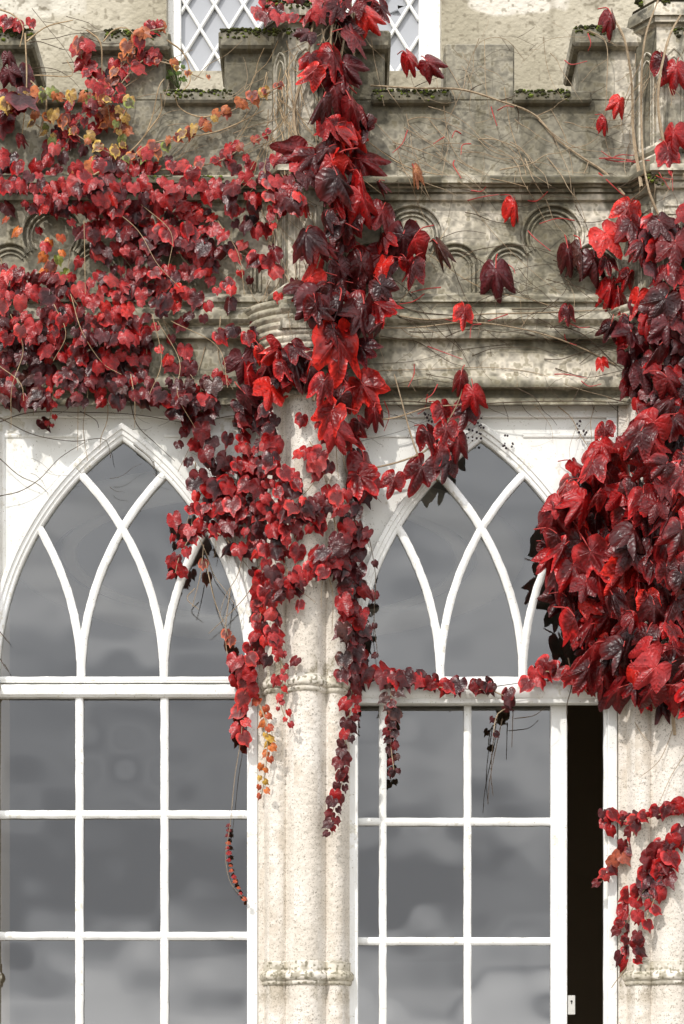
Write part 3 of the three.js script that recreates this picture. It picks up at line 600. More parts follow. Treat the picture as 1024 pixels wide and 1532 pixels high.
for (const type of ['large', 'small']) {
  const N = type === 'large' ? 320 : 192;
  bladeMaps[type] = ['edge', 'even'].map((look) => tex(N, N, (u, v) => {
    const b = bladeField(type, u * 2.2 - 1.1, v * 2.2 - 1.1), e = look === 'edge' ? step(0.45, 1.0, b.t + (b.n - 0.5) * 1.1) : 0.55 + (b.n - 0.5) * 1.3;
    let col = lerp3([0.50, 0.40, 0.44], [1, 1, 1], clamp(e));
    col = lerp3(col, [0.92, 0.75, 0.7], 0.4 * b.vein + 0.05 * b.side);
    col = lerp3(col, [0.25, 0.2, 0.16], 0.7 * step(0.66, 0.78, b.n2) * 0.6);
    return col.map((k) => k * (0.88 + 0.24 * b.n2));
  }, true, false));
  bladeBump[type] = tex(N, N, (u, v) => { const b = bladeField(type, u * 2.2 - 1.1, v * 2.2 - 1.1), h = 0.62 - 0.45 * b.vein - 0.26 * b.pucker * (1 - b.vein) * step(0.02, 0.2, b.r) + (b.n2 - 0.5) * 0.5; return [h, h, h]; }, false, false);
}
// one blade: tip hangs down, face looks out, base at the origin; fold about the midrib, droop of the tip, rolled margin, ripple
function blade(type, seed, fold, droop, roll, rings, spokes) {
  const r = rng(seed), ph = r() * 6.28, jl = 0.92 + r() * 0.16, jr = 0.92 + r() * 0.16, skew = (r() - 0.5) * 0.14, pos = [], uv = [], idx = [];
  const degs = [], lobe = 0.82 + 0.36 * r(), tipL = 0.9 + 0.25 * r();
  if (type === 'large') for (const d of [0, 3, 7, 12, 18, 24, 30, 36, 41, 46, 51, 57, 66, 78, 92, 108, 124, 140, 154, 166, 175]) { degs.push(d); if (d) degs.push(-d); }
  else for (let i = 0; i < spokes; i++) degs.push(-178 + 356 * i / (spokes - 1));
  if (type === 'small') degs[degs.indexOf(degs.reduce((a, b) => Math.abs(a) < Math.abs(b) ? a : b))] = 0;
  degs.sort((a, b) => a - b);
  const place = (x, y, t, deg) => {
    const al = fold * (0.75 + 0.25 * t), X = x * Math.cos(al) + skew * y, len = Math.max(0, -y);
    let z = -Math.abs(x) * Math.sin(al), Y = y;
    const bend = droop * len; Y = y < 0 ? -(Math.sin(bend) / Math.max(droop, 1e-3)) : y; z -= (1 - Math.cos(bend)) / Math.max(droop, 1e-3);
    z += 0.05 * t * t * Math.sin(deg * Math.PI / 180 * 5 + ph) + (type === 'large' ? 0.05 * t * Math.cos(deg / 46 * Math.PI * 2) * (Math.abs(deg) < 90 ? 1 : 0) : 0);
    z += roll * Math.max(0, t - 0.6) ** 2 * 3.2 * (0.6 + 0.4 * Math.sin(deg * 0.06 + ph * 2));
    return [X, Y, z];
  };
  pos.push(...place(0, 0, 0, 0)); uv.push(0.5, 0.5);
  for (let k = 1; k <= rings; k++) for (const d of degs) {
    const t = k / rings, tooth = k === rings ? 1 + (hash3(Math.round(d * 3), seed, 7) - 0.55) * 0.10 : 1;
    const R0 = OUT[type](d) * t * tooth * (type === 'large' ? 1 + (lobe - 1) * Math.exp(-(((Math.abs(d) - 46) / 16) ** 2)) : 1) * (1 + (tipL - 1) * Math.exp(-((d / 12) ** 2))), a = d * Math.PI / 180, x = R0 * Math.sin(a) * (d < 0 ? jl : jr) * WIDE[type], y = -R0 * Math.cos(a);
    pos.push(...place(x, y, t, d)); uv.push(0.5 + R0 * Math.sin(a) / 2.2, 0.5 + y / 2.2);
  }
  const n = degs.length;
  for (let j = 0; j < n - 1; j++) { idx.push(0, 1 + j, 2 + j); for (let k = 0; k < rings - 1; k++) { const a = 1 + k * n + j, b = a + n; idx.push(a, b, b + 1, a, b + 1, a + 1); } }
  const g = new THREE.BufferGeometry(); g.setAttribute('position', new THREE.Float32BufferAttribute(pos, 3)); g.setAttribute('uv', new THREE.Float32BufferAttribute(uv, 2)); g.setIndex(idx);
  g.computeVertexNormals(); const nz = g.attributes.normal.getZ(0); if (nz < 0) { for (let i = 0; i < idx.length; i += 3) { const q = idx[i]; idx[i] = idx[i + 1]; idx[i + 1] = q; } g.setIndex(idx); g.computeVertexNormals(); }
  return g;
}
const BLADES = {
  large: [[0.35, 0.2, 0.4], [0.85, 1.2, 0.25], [0.1, 0.9, 0.1], [0.55, 0.1, -0.35], [0.25, 0.5, 0.1], [0.5, 0.8, -0.2], [0.75, 0.6, 0.2], [0.95, 0.9, -0.1], [0.4, 1.1, 0.3], [0.15, 0.4, -0.3], [0.6, 0.3, 0.35], [1.15, 0.5, 0.1]].map((q, i) => blade('large', 40 + i * 7, ...q, 4)),
  small: [[0.12, 0.2, 0.05], [0.3, 0.35, -0.1], [0.08, 0.15, 0.15], [0.5, 0.3, 0.1], [0.2, 0.5, -0.15], [0.05, 0.4, 0.1], [0.38, 0.2, -0.05], [0.65, 0.4, 0.1]].map((q, i) => blade('small', 140 + i * 7, ...q, 3, 23)),
};
const TINTS = {   // linear base colours
  crimson: [0.42, 0.010, 0.010], scarlet: [0.70, 0.026, 0.016], wine: [0.19, 0.008, 0.009], burgundy: [0.085, 0.008, 0.008], plum: [0.12, 0.015, 0.018], rose: [0.50, 0.030, 0.030],
  rust: [0.56, 0.10, 0.025], orange: [0.78, 0.22, 0.035], yellow: [0.74, 0.48, 0.07], green: [0.30, 0.38, 0.05], tan: [0.55, 0.24, 0.10], brown: [0.085, 0.022, 0.013],
};
const leafMats = {};
function leafMaterial(tint, type, look) {
  const k = tint + type + look;
  if (!leafMats[k]) {
    const m = { color: new THREE.Color().setRGB(...TINTS[tint]), map: bladeMaps[type][look], bumpMap: bladeBump[type], bumpScale: type === 'large' ? 0.0045 : 0.002, side: THREE.DoubleSide };
    const thin = ['scarlet', 'orange', 'yellow', 'green', 'rust'].includes(tint) && type === 'small';
    leafMats[k] = new THREE.MeshPhysicalMaterial(thin ? { ...m, roughness: 0.95, transmission: 0.3, thickness: 0, clearcoat: 0.5, clearcoatRoughness: 0.4 } : { ...m, roughness: type === 'large' ? 0.34 : 0.31, specularIntensity: 0.6 });
  }
  return leafMats[k];
}
const barkMap = tex(128, 128, (u, v) => { const n = fbm2(u, v, 16, 3, 701); return lerp3(c255(120, 100, 78), c255(182, 164, 136), n); });
const mBark = new THREE.MeshStandardMaterial({ map: barkMap, roughness: 0.9 });
const mBarkPale = new THREE.MeshStandardMaterial({ map: barkMap, color: new THREE.Color().setRGB(1.25, 1.2, 1.1), roughness: 0.9 });
const mBarkDark = new THREE.MeshStandardMaterial({ map: barkMap, color: new THREE.Color().setRGB(0.22, 0.19, 0.17), roughness: 0.9 });
const mStalk = new THREE.MeshStandardMaterial({ color: new THREE.Color().setRGB(0.36, 0.03, 0.025), roughness: 0.6 });
const mBerry = new THREE.MeshStandardMaterial({ color: new THREE.Color().setRGB(0.025, 0.012, 0.018), roughness: 0.5 });

// how far the stonework stands out at a place on the drawing
function relief(px, py) {
  let z = 0;
  for (const c of PIERS) { const d = Math.abs(px - c); if (py > 606) { if (d < 62) z = Math.max(z, 0.13 * Math.sqrt(Math.max(0, 1 - (d / 66) ** 2)) + 0.01); } else if (d < 66) z = Math.max(z, d < 32 ? 0.13 : 0.13 * (66 - d) / 34); }
  if (py > 606 && z === 0) z = -0.035;
  if (py > 260 && py < 300) z += 0.08; else if (py > 440 && py < 508) z += 0.05; else if (py > 560 && py < 606) z += 0.04;
  if ((py > 128 && py < 160) || (py > 40 && py < 72)) z += 0.05;
  return z;
}
class Creeper {
  constructor(label, root, grp, name = 'creeper') { this.t = thing(name, label, 'creeper', root, grp); this.o = root; this.leaves = []; this.spots = []; this.stems = 0; }
  clearOf(px, py, d) { for (const [x, y] of this.spots) if ((x - px) ** 2 + (y - py) ** 2 < d * d) return false; return true; }
  // base of the blade at px, py; length in drawing units; turn in degrees; z over the stonework
  leaf(px, py, len, tint, { type = 'small', turn = 0, tiltX = -0.45, tiltY = 0, z = 0.05, shape = 0, look = 0, stalk = false } = {}) { this.spots.push([px, py]); this.leaves.push({ px, py, len, tint, type, turn, tiltX, tiltY, zz: relief(px, py) + z, shape, look, stalk }); }
  stem(pts, r0, r1, material = mBark, z = 0.02, name = 'stem') {   // pts on the drawing; optional third number lifts off the wall
    const c = new THREE.CatmullRomCurve3(pts.map(([x, y, dz = 0]) => at(x, y, relief(x, y) + z + dz).sub(this.o)), false, 'centripetal'), n = Math.max(8, Math.round(c.getLength() / 0.03)), k = 5, fr = c.computeFrenetFrames(n), rows = [];
    for (let i = 0; i <= n; i++) { const p = c.getPointAt(i / n), r = mix(r0, r1, i / n) * (0.9 + 0.25 * hash3(i, Math.round(pts[0][0]), 3)), row = []; for (let j = 0; j < k; j++) { const a = j / k * 6.2832; row.push(p.clone().addScaledVector(fr.normals[i], Math.cos(a) * r).addScaledVector(fr.binormals[i], Math.sin(a) * r)); } rows.push(row); }
    const g = boxUV(strips(rows, 1.2, true), 6); this.stems++;
    return put(name, g, material, this.t);
  }
  finish(limit = 300) {
    this.leaves.sort((a, b) => b.len - a.len);
    const rest = [];
    this.leaves.forEach((L, i) => {
      const g = BLADES[L.type][L.shape % BLADES[L.type].length], p = at(L.px, L.py, L.zz).sub(this.o), s = L.len / 1.35 * U;
      const e = new THREE.Euler(L.tiltX, L.tiltY, L.turn * Math.PI / 180, 'YXZ');
      if (i < limit) {
        const m = put('leaf', g, leafMaterial(L.tint, L.type, L.look), this.t); m.position.copy(p); m.rotation.copy(e); m.scale.setScalar(s);
        if (L.stalk) put('leaf_stalk', STALKS[i % STALKS.length], mStalk, m);
      } else {
        const q = g.clone().applyMatrix4(new THREE.Matrix4().compose(p, new THREE.Quaternion().setFromEuler(e), V3(s, s, s))), c = TINTS[L.tint];
        q.setAttribute('color', new THREE.Float32BufferAttribute(Array.from({ length: q.attributes.position.count }, () => c).flat(), 3)); rest.push(q);
      }
    });
    if (rest.length) { const m = put('foliage', mergeGeometries(rest), mRest, this.t); m.userData.kind = 'stuff'; }
    console.log(this.t.name, this.leaves.length, 'leaves', this.stems, 'stems');
  }
}
const mRest = new THREE.MeshPhysicalMaterial({ vertexColors: true, map: bladeMaps.small[1], bumpMap: bladeBump.small, bumpScale: 0.002, roughness: 0.31, specularIntensity: 0.6, side: THREE.DoubleSide });
const STALKS = [[0.1, 0.75, -0.5], [-0.25, 0.6, -0.55], [0.35, 0.5, -0.6]].map(([x, y, z]) => new THREE.TubeGeometry(new THREE.CatmullRomCurve3([V3(0, 0, 0), V3(x * 0.3, y * 0.5, z * 0.15), V3(x, y, z)]), 6, 0.022, 5));
const pick = (r, list) => list[Math.floor(r() * list.length) % list.length];
const TONES = {
  r: ['crimson', 'crimson', 'crimson', 'wine', 'wine', 'rose', 'rose', 'scarlet', 'burgundy', 'plum'], d: ['burgundy', 'burgundy', 'wine', 'wine', 'plum', 'crimson', 'brown'], o: ['orange', 'orange', 'orange', 'rust', 'rust', 'rose', 'yellow'], y: ['yellow', 'green', 'green', 'orange', 'rust'],
  m: ['crimson', 'crimson', 'crimson', 'wine', 'wine', 'rose', 'rose', 'scarlet', 'burgundy', 'plum'], B: ['wine', 'crimson', 'crimson', 'burgundy', 'burgundy', 'wine', 'scarlet', 'plum'], w: ['plum', 'wine', 'plum'],
};
TONES.R = TONES.p = TONES.r; TONES.b = TONES.B; TONES.e = ['burgundy', 'wine', 'brown', 'burgundy', 'wine', 'crimson'];
// planting plan of the thick growth: one letter to a square of 32 drawing units
const PLAN = [
  '............mmmmbb..', 'p.............bbb...', 'w.............bbb...', 'w...pp........bbb...', 'p...rp.........bb...', 'w..pp..........bb...', 'w.ppp..........BB...', 'rprrrrrp..ppp.BBb...',
  'RRRRRRRrrprrrrBBBb..', 'prRRRRRRRrrrrmbBBb..', 'op.rRRRRRRprrpmBBb..', '..oprRRRRRrpp.bBBBBb', 'p.yp.rRRRRprr.BBBBBb', 'RRRRRrRRRprp.pBBBBb.', 'RrRRRRrrprp...BBBb..', 'RRRrRRRrp.pp..bBBb..',
  'ddRRdRdrp..pBBbBb...', 'dddddddrdprBBBBBb...', 'ddrdrddddd.BBb.BB...', '..p.....ee.de.pbb...', '........eeepm..pb...', '........eeemm.mpbb..', '.........emmmmp.bb..', '........pmmmmmmmd...',
  '........pmmmmmmpd...', '........p.pmmmp.d...', '........p..pmp.md...', '............mm..d...', '............mp..d...', '............m...d...', '............m...d...', '...........mpp..d...',
];
const KIND = { R: [12.5, 23, 8], r: [16, 22, 4], p: [23, 22, 1], o: [15, 20, 3], y: [16, 20, 3], d: [12.5, 24, 7], m: [12.5, 24, 8], e: [19, 27, 3], w: [24, 40, 2], B: [33, 56, 3], b: [46, 54, 1] };   // spacing, length, tries per 16 units
function plant(cr, seed, cols, rows, letters) {
  const r = rng(seed);
  for (let j = rows[0]; j < rows[1]; j++) for (let i = cols[0]; i < cols[1]; i++) {
    const c = PLAN[j]?.[i]; if (!c || !letters.includes(c)) continue;
    const [gap, len, tries] = KIND[c], big = c === 'B' || c === 'b';
    for (let n = 0; n < tries * 4; n++) {
      const px = (i + r()) * 32, py = (j + r()) * 32; if (!cr.clearOf(px, py, gap * (0.7 + 0.5 * r()))) continue;
      const L = len * (0.62 + 0.7 * r()), tint = pick(r, TONES[c]);
      cr.leaf(px, py - L * 0.35, L, tint, { type: big || (c === 'w' && r() < 0.5) ? 'large' : 'small', turn: (r() - 0.5) * (big ? 105 : 90), tiltX: 0.15 - (big ? 0.65 : 0.6) * r(), tiltY: (r() - 0.5) * (big ? 1.5 : 0.9), z: (big ? 0.05 + 0.12 * r() : c === 'p' ? 0.02 + 0.03 * r() : 0.015 + 0.12 * r()), shape: Math.floor(r() * 12), look: r() < 0.5 ? 0 : 1, stalk: big });
    }
  }
}
function strand(cr, seed, pts, { gap = 16, len = 22, tones = TONES.m, z = 0.05, r0 = 0.004, r1 = 0.002, bare = 0, material = mBark, spread = 8 } = {}) {
  const r = rng(seed); cr.stem(pts.map(([x, y]) => [x, y, z - 0.02]), r0, r1, material);
  const c = new THREE.CatmullRomCurve3(pts.map(([x, y]) => V3(x, y, 0)), false, 'centripetal'), n = Math.floor(c.getLength() / gap);
  for (let i = 0; i <= n; i++) { const t = i / Math.max(1, n); if (t > 1 - bare) break; const p = c.getPointAt(t), s = i % 2 ? 1 : -1, L = len * (0.7 + 0.6 * r()) * (1 - 0.35 * t);
    cr.leaf(p.x + s * spread * r(), p.y - L * 0.3 + (r() - 0.5) * 6, L, pick(r, tones), { turn: s * 28 + (r() - 0.5) * 60, tiltX: 0.15 - 0.55 * r(), tiltY: (r() - 0.5) * 1.1, z: z + 0.02 * r(), shape: Math.floor(r() * 6), look: r() < 0.5 ? 0 : 1 }); }
}
// thin runners wandering over the wall
function runners(cr, seed, n, x0, y0, x1, y1, dir, len, material = mBark, rad = 0.0022, name = 'twig') {
  const r = rng(seed);
  for (let i = 0; i < n; i++) {
    let x = mix(x0, x1, r()), y = mix(y0, y1, r()), a = (dir + (r() - 0.5) * 70) * Math.PI / 180; const pts = [[x, y]], steps = 3 + Math.floor(r() * 4), L = len * (0.5 + r());
    for (let k = 0; k < steps; k++) { a += (r() - 0.5) * 0.8; x += Math.cos(a) * L / steps; y += Math.sin(a) * L / steps; pts.push([x, y, r() * 0.015]); }
    cr.stem(pts, rad * (0.7 + 0.6 * r()), rad * 0.45, material, 0.012, name);
  }
}
function branchy(cr, seed, pts, r0, r1, material, every = 26, z = 0.012) {     // a stem with finer side shoots forking off
  cr.stem(pts, r0, r1, material, z + r0 * 0.5); const r = rng(seed);
  const c = new THREE.CatmullRomCurve3(pts.map(([x, y]) => V3(x, y, 0)), false, 'centripetal'), n = Math.floor(c.getLength() / every);
  for (let i = 1; i <= n; i++) {
    const p = c.getPointAt(clamp((i - r() * 0.6) / n)), t = c.getTangentAt(clamp(i / n)), s = r() < 0.5 ? 1 : -1; let a = Math.atan2(t.y, t.x) + s * (0.5 + 0.7 * r()), x = p.x, y = p.y; const L = 16 + 46 * r(), q = [[x, y]];
    for (let k = 0; k < 4; k++) { a += (r() - 0.5) * 0.7; x += Math.cos(a) * L / 4; y += Math.sin(a) * L / 4; q.push([x, y, r() * 0.01]); }
    cr.stem(q, r1 * (0.4 + 0.3 * r()), 0.0008, r() < 0.5 ? material : mBarkDark, z, 'twig');
    if (r() < 0.4) { a += s * 0.9; const b = [q[2]]; x = q[2][0]; y = q[2][1]; for (let k = 0; k < 3; k++) { x += Math.cos(a) * L / 6; y += Math.sin(a) * L / 6; a += (r() - 0.5) * 0.6; b.push([x, y]); } cr.stem(b, 0.0012, 0.0007, mBarkDark, z, 'twig'); }
  }
}
function stalks(cr, seed, list) { const r = rng(seed); for (const [x, y, ex, ey] of list) { const dx = ex * 0.75, dy = ey * 0.75; cr.stem([[x, y], [x + dx * 0.45 + (r() - 0.5) * 16, y + dy * 0.45 + (r() - 0.5) * 16, 0.02], [x + dx, y + dy, 0.045]], 0.003, 0.0016, mStalk, 0.02, 'leaf_stalk'); } }

// 1 dense small-leaved growth over the wall between the left window and the cornice
{
  const cr = new Creeper('dense creeper of small crimson and plum leaves covering the cornice and frieze', at(120, 606, 0.05));
  plant(cr, 1001, [0, 14], [7, 20], 'RrpdmoyB'.replace('B', ''));
  for (const p of [[[20, 470], [28, 520], [22, 580], [10, 640]], [[330, 330], [350, 380], [370, 440]], [[240, 480], [262, 540], [270, 590], [285, 640]], [[200, 560], [195, 600], [206, 640]], [[0, 545], [25, 575], [40, 600]], [[110, 440], [118, 500], [160, 545], [175, 560]], [[85, 455], [92, 500], [84, 540]], [[170, 310], [200, 345], [240, 395], [262, 430]], [[215, 305], [250, 350], [256, 400]], [[130, 330], [120, 380], [132, 440]], [[260, 480], [320, 520], [345, 580]], [[232, 470], [235, 540], [228, 590]]])
    cr.stem(p.map(([x, y], i) => [x + (i % 2 ? 7 : -4), y, 0.10]), 0.0021, 0.0012, mBarkPale);
  runners(cr, 5, 26, 0, 300, 390, 600, 80, 110, mBark, 0.003, 'stem');
  strand(cr, 31, [[80, 585], [78, 610], [72, 640]], { gap: 7, len: 12, tones: ['scarlet', 'crimson'], z: 0.06 });
  cr.finish();
}
// 2 turning sprays over the merlon and coping
{
  const cr = new Creeper('spray of orange, yellow and pink leaves climbing over the mossy merlon', at(150, 262, 0.03));
  plant(cr, 2001, [0, 13], [0, 7], 'roypRw');
  const red = ['crimson', 'rose', 'rose', 'scarlet', 'crimson', 'rust'], warm = ['orange', 'rust', 'rose', 'orange', 'crimson'], gold = ['yellow', 'orange', 'orange', 'green', 'yellow'];
  strand(cr, 32, [[246, 42], [215, 50], [198, 72], [184, 98], [168, 112], [152, 128], [160, 150], [166, 188]], { gap: 7.5, len: 22, tones: warm, z: 0.05, spread: 13 });
  strand(cr, 132, [[236, 80], [212, 92], [196, 108], [178, 130], [160, 158]], { gap: 9, len: 21, tones: red, z: 0.05, spread: 12 });
  strand(cr, 133, [[126, 66], [122, 88], [136, 112], [150, 130], [136, 160], [112, 190], [96, 225]], { gap: 8, len: 24, tones: red, z: 0.06, spread: 9 });
  strand(cr, 33, [[120, 260], [180, 246], [238, 224], [262, 208], [300, 192], [322, 178], [350, 164], [385, 146], [420, 128]], { gap: 10, len: 22, tones: ['orange', 'rust', 'yellow', 'orange', 'green', 'rust'], z: 0.06 });
  strand(cr, 134, [[240, 254], [300, 248], [335, 238], [372, 215], [405, 200]], { gap: 11, len: 19, tones: red, z: 0.04 });
  strand(cr, 34, [[0, 168], [28, 152], [58, 142], [100, 148], [128, 148], [160, 156]], { gap: 8, len: 22, tones: gold, z: 0.10, spread: 15 });
  strand(cr, 135, [[54, 186], [66, 196], [76, 208], [86, 222]], { gap: 9, len: 19, tones: ['green', 'yellow', 'green', 'orange'], z: 0.05 });
  strand(cr, 136, [[164, 168], [176, 186], [188, 204], [172, 226], [150, 240]], { gap: 8, len: 20, tones: gold, z: 0.05 });
  strand(cr, 35, [[240, 92], [262, 98], [280, 108], [305, 118]], { gap: 12, len: 15, tones: ['orange', 'yellow', 'rust'], z: 0.09 });
  strand(cr, 138, [[60, 172], [92, 182], [120, 205], [150, 222], [182, 236]], { gap: 10, len: 21, tones: ['green', 'yellow', 'orange', 'yellow', 'rust'], z: 0.09, spread: 10 });
  strand(cr, 139, [[196, 150], [184, 176], [178, 200]], { gap: 9, len: 20, tones: ['yellow', 'green', 'orange'], z: 0.08 });
  strand(cr, 137, [[14, 40], [34, 38], [50, 36]], { gap: 9, len: 20, tones: red, z: 0.08 });
  for (const p of [[[140, 262], [185, 235], [215, 205], [228, 175], [238, 130], [246, 118]], [[215, 205], [242, 165], [240, 140]], [[130, 45], [150, 62], [153, 110], [160, 170]], [[38, 50], [40, 130], [32, 215]], [[60, 200], [70, 150], [45, 115], [110, 112], [100, 90]], [[0, 14], [20, 22], [35, 42], [30, 70]], [[40, 62], [70, 40], [110, 30]], [[155, 62], [170, 45], [190, 42], [208, 60]], [[250, 60], [275, 80], [285, 120], [275, 135]], [[330, 170], [300, 175], [268, 160], [262, 140]], [[190, 250], [215, 220], [330, 195], [395, 165]]])
    cr.stem(p.map(([x, y]) => [x, y, 0.03]), 0.0042, 0.0022, mBarkPale);
  runners(cr, 6, 22, 170, 120, 400, 255, -40, 90, mBark, 0.002);
  runners(cr, 16, 14, 30, 10, 140, 110, 20, 80, mBarkDark, 0.0018);
  cr.finish();
}
// 3 large leaves down the middle pier
{
  const cr = new Creeper('creeper of big glossy wine-red leaves trailing down the pier between the windows', at(470, 600, 0.15));
  plant(cr, 3001, [11, 20], [0, 23], 'Bb');
  plant(cr, 3002, [11, 18], [0, 2], 'mp');
  for (const [x, y, L, t, turn, sh] of [[498, 78, 66, 'crimson', 5, 2], [470, 105, 52, 'scarlet', -30, 6], [515, 95, 60, 'plum', 20, 1], [610, 82, 54, 'crimson', 15, 3], [640, 92, 50, 'wine', 25, 1], [548, 20, 54, 'scarlet', 20, 1], [505, 8, 50, 'wine', -10, 0], [525, 150, 70, 'wine', 15, 3], [505, 185, 66, 'crimson', -20, 2], [530, 190, 60, 'scarlet', 25, 1], [497, 240, 60, 'crimson', 10, 1], [540, 265, 60, 'crimson', 5, 7], [505, 505, 110, 'scarlet', 6, 4], [480, 440, 84, 'plum', 4, 5], [545, 455, 90, 'wine', -8, 2], [440, 535, 80, 'burgundy', 10, 2], [465, 548, 64, 'burgundy', -8, 3], [520, 575, 70, 'crimson', 12, 3], [485, 570, 60, 'crimson', -6, 2], [370, 555, 70, 'crimson', 4, 7], [395, 560, 60, 'wine', 10, 3], [620, 355, 62, 'crimson', -20, 3], [655, 365, 60, 'brown', 15, 7], [618, 395, 56, 'wine', -8, 2], [545, 690, 70, 'wine', 4, 1], [548, 718, 58, 'crimson', -8, 5], [500, 640, 62, 'rose', 10, 1], [520, 645, 58, 'crimson', 30, 2], [590, 715, 50, 'crimson', -8, 0], [632, 697, 74, 'wine', -14, 0], [690, 562, 50, 'wine', -4, 3], [708, 585, 54, 'crimson', 4, 1], [700, 610, 58, 'wine', -8, 0], [662, 610, 50, 'crimson', 12, 0], [668, 640, 52, 'crimson', -6, 0], [640, 645, 54, 'wine', 12, 2], [686, 655, 56, 'wine', -4, 1], [656, 672, 44, 'crimson', 6, 6], [672, 690, 56, 'burgundy', -8, 0], [620, 252, 44, 'tan', 4, 7], [560, 610, 60, 'wine', 6, 3]])
    cr.leaf(x, y, L * 0.92, t, { type: 'large', turn: turn * 1.6, tiltX: -0.1, tiltY: (hash3(x, y, 1) - 0.5) * 1.1, z: x > 560 && y > 540 ? 0.10 : 0.14, shape: sh + 4, look: sh % 2, stalk: true });
  for (const p of [[[470, 600], [478, 500], [470, 420], [492, 330], [485, 250], [500, 160], [495, 60], [505, 0]], [[480, 560], [500, 470], [520, 380], [525, 300], [520, 200], [530, 100], [525, 0]], [[455, 250], [440, 170], [460, 90], [470, 30], [480, 0]], [[500, 250], [512, 180], [506, 120], [515, 60]]]) cr.stem(p.map(([x, y]) => [x, y, 0.01]), 0.009, 0.006, mBark);
  for (const p of [[[560, 700], [600, 690], [640, 672], [665, 640], [690, 590], [690, 560]], [[540, 630], [590, 625], [640, 610], [700, 605]], [[655, 720], [630, 690], [590, 560]]]) cr.stem(p.map(([x, y]) => [x, y, 0.05]), 0.005, 0.003, mBark);
  runners(cr, 7, 60, 395, 60, 450, 250, 85, 110, mBarkPale, 0.002);
  runners(cr, 17, 26, 400, 250, 470, 470, 80, 70, mBark, 0.002);
  runners(cr, 27, 18, 480, 0, 530, 60, 80, 60, mBark, 0.003);
  cr.finish();
}
// 4 round-leaved cluster below the corbel, and its hanging strands
{
  const cr = new Creeper('bushy clump of small round red leaves hanging over the pier and arch shoulder', at(450, 900, 0.12));
  plant(cr, 4001, [8, 18], [19, 32], 'mdpe');
  strand(cr, 41, [[395, 880], [385, 950], [372, 1005], [366, 1050], [360, 1110], [352, 1160], [345, 1230], [338, 1285], [346, 1322], [366, 1345]], { gap: 12, len: 27, tones: ['crimson', 'scarlet', 'scarlet', 'wine', 'rose'], z: 0.06, bare: 0.5, r0: 0.0022, r1: 0.001 });
  for (let i = 0; i < 14; i++) { const t = i / 13; cr.leaf(mix(343, 366, t * t) - 5 * Math.sin(t * 3), mix(1232, 1343, t) + 5 * hash3(i, 2, 2), 6 + 3 * hash3(i, 1, 1), pick(rng(i + 3), ['crimson', 'rust', 'wine']), { z: 0.045, turn: i % 2 ? 60 : -60, shape: i }); }
  strand(cr, 42, [[408, 955], [424, 1005], [420, 1050], [432, 1086]], { gap: 9, len: 15, tones: ['scarlet', 'crimson', 'rose'], z: 0.06 });
  strand(cr, 43, [[388, 1052], [400, 1090], [398, 1150], [391, 1195]], { gap: 8, len: 15, tones: ['rust', 'orange', 'scarlet', 'orange', 'yellow'], z: 0.05 });
  strand(cr, 44, [[505, 815], [518, 870], [524, 930], [530, 990], [525, 1060], [516, 1120], [512, 1170], [498, 1215], [497, 1250]], { gap: 7.5, len: 24, tones: ['wine', 'burgundy', 'wine', 'crimson', 'plum'], z: 0.05 });
  strand(cr, 45, [[500, 840], [465, 860], [430, 885], [400, 905]], { gap: 9, len: 30, tones: ['crimson', 'wine', 'rose', 'crimson'], z: 0.06 });
  strand(cr, 46, [[330, 800], [300, 790], [270, 830], [262, 860]], { gap: 11, len: 24, tones: ['wine', 'rose', 'crimson'], z: 0.12 });
  for (const p of [[[305, 815], [300, 860], [288, 908]], [[308, 840], [322, 900], [340, 945], [343, 962]], [[345, 880], [338, 940], [342, 985], [356, 1006]], [[292, 880], [280, 895], [298, 912]]]) cr.stem(p.map(([x, y]) => [x, y, 0.06]), 0.0028, 0.0015, mBark);
  for (const [x, y] of [[304, 840], [338, 945], [345, 955]]) cr.leaf(x, y, 20, 'rust', { z: 0.08, shape: 3 });
  strand(cr, 47, [[552, 800], [562, 860], [560, 930], [566, 985]], { gap: 40, len: 18, tones: ['burgundy', 'wine'], z: 0.08, material: mBarkDark, r0: 0.002, r1: 0.0015 });
  runners(cr, 8, 30, 290, 640, 540, 860, 90, 90, mBark, 0.0028, 'stem');
  cr.finish();
}
// 5 garland along the transom
{
  const cr = new Creeper('thin garland of burgundy leaves draped along the white transom above the sash', at(640, 1045, 0));
  strand(cr, 51, [[535, 1010], [570, 1018], [620, 1024], [680, 1030], [735, 1032]], { gap: 10, len: 34, tones: ['wine', 'plum', 'wine', 'crimson', 'burgundy'], z: 0.05 });
  strand(cr, 52, [[735, 1032], [770, 1052], [745, 1068], [738, 1102]], { gap: 18, len: 23, tones: ['burgundy', 'wine', 'brown'], z: 0.06 });
  strand(cr, 53, [[586, 1030], [584, 1070], [585, 1115], [591, 1160]], { gap: 8, len: 21, tones: ['burgundy', 'wine', 'burgundy', 'brown'], z: 0.05 });
  strand(cr, 54, [[795, 1030], [815, 1005], [845, 1012], [880, 1035]], { gap: 9, len: 32, tones: ['crimson', 'rose', 'wine', 'scarlet'], z: 0.06 });
  for (const p of [[[745, 1070], [737, 1120], [735, 1160], [738, 1190]], [[752, 1075], [740, 1130], [732, 1175], [730, 1202]], [[770, 1075], [800, 1070], [816, 1058]], [[768, 1062], [766, 1118]], [[720, 1030], [790, 1020], [830, 1015], [870, 985], [855, 1000]]]) cr.stem(p.map(([x, y]) => [x, y, 0.03]), 0.0025, 0.0014, mBarkDark);
  cr.finish();
}
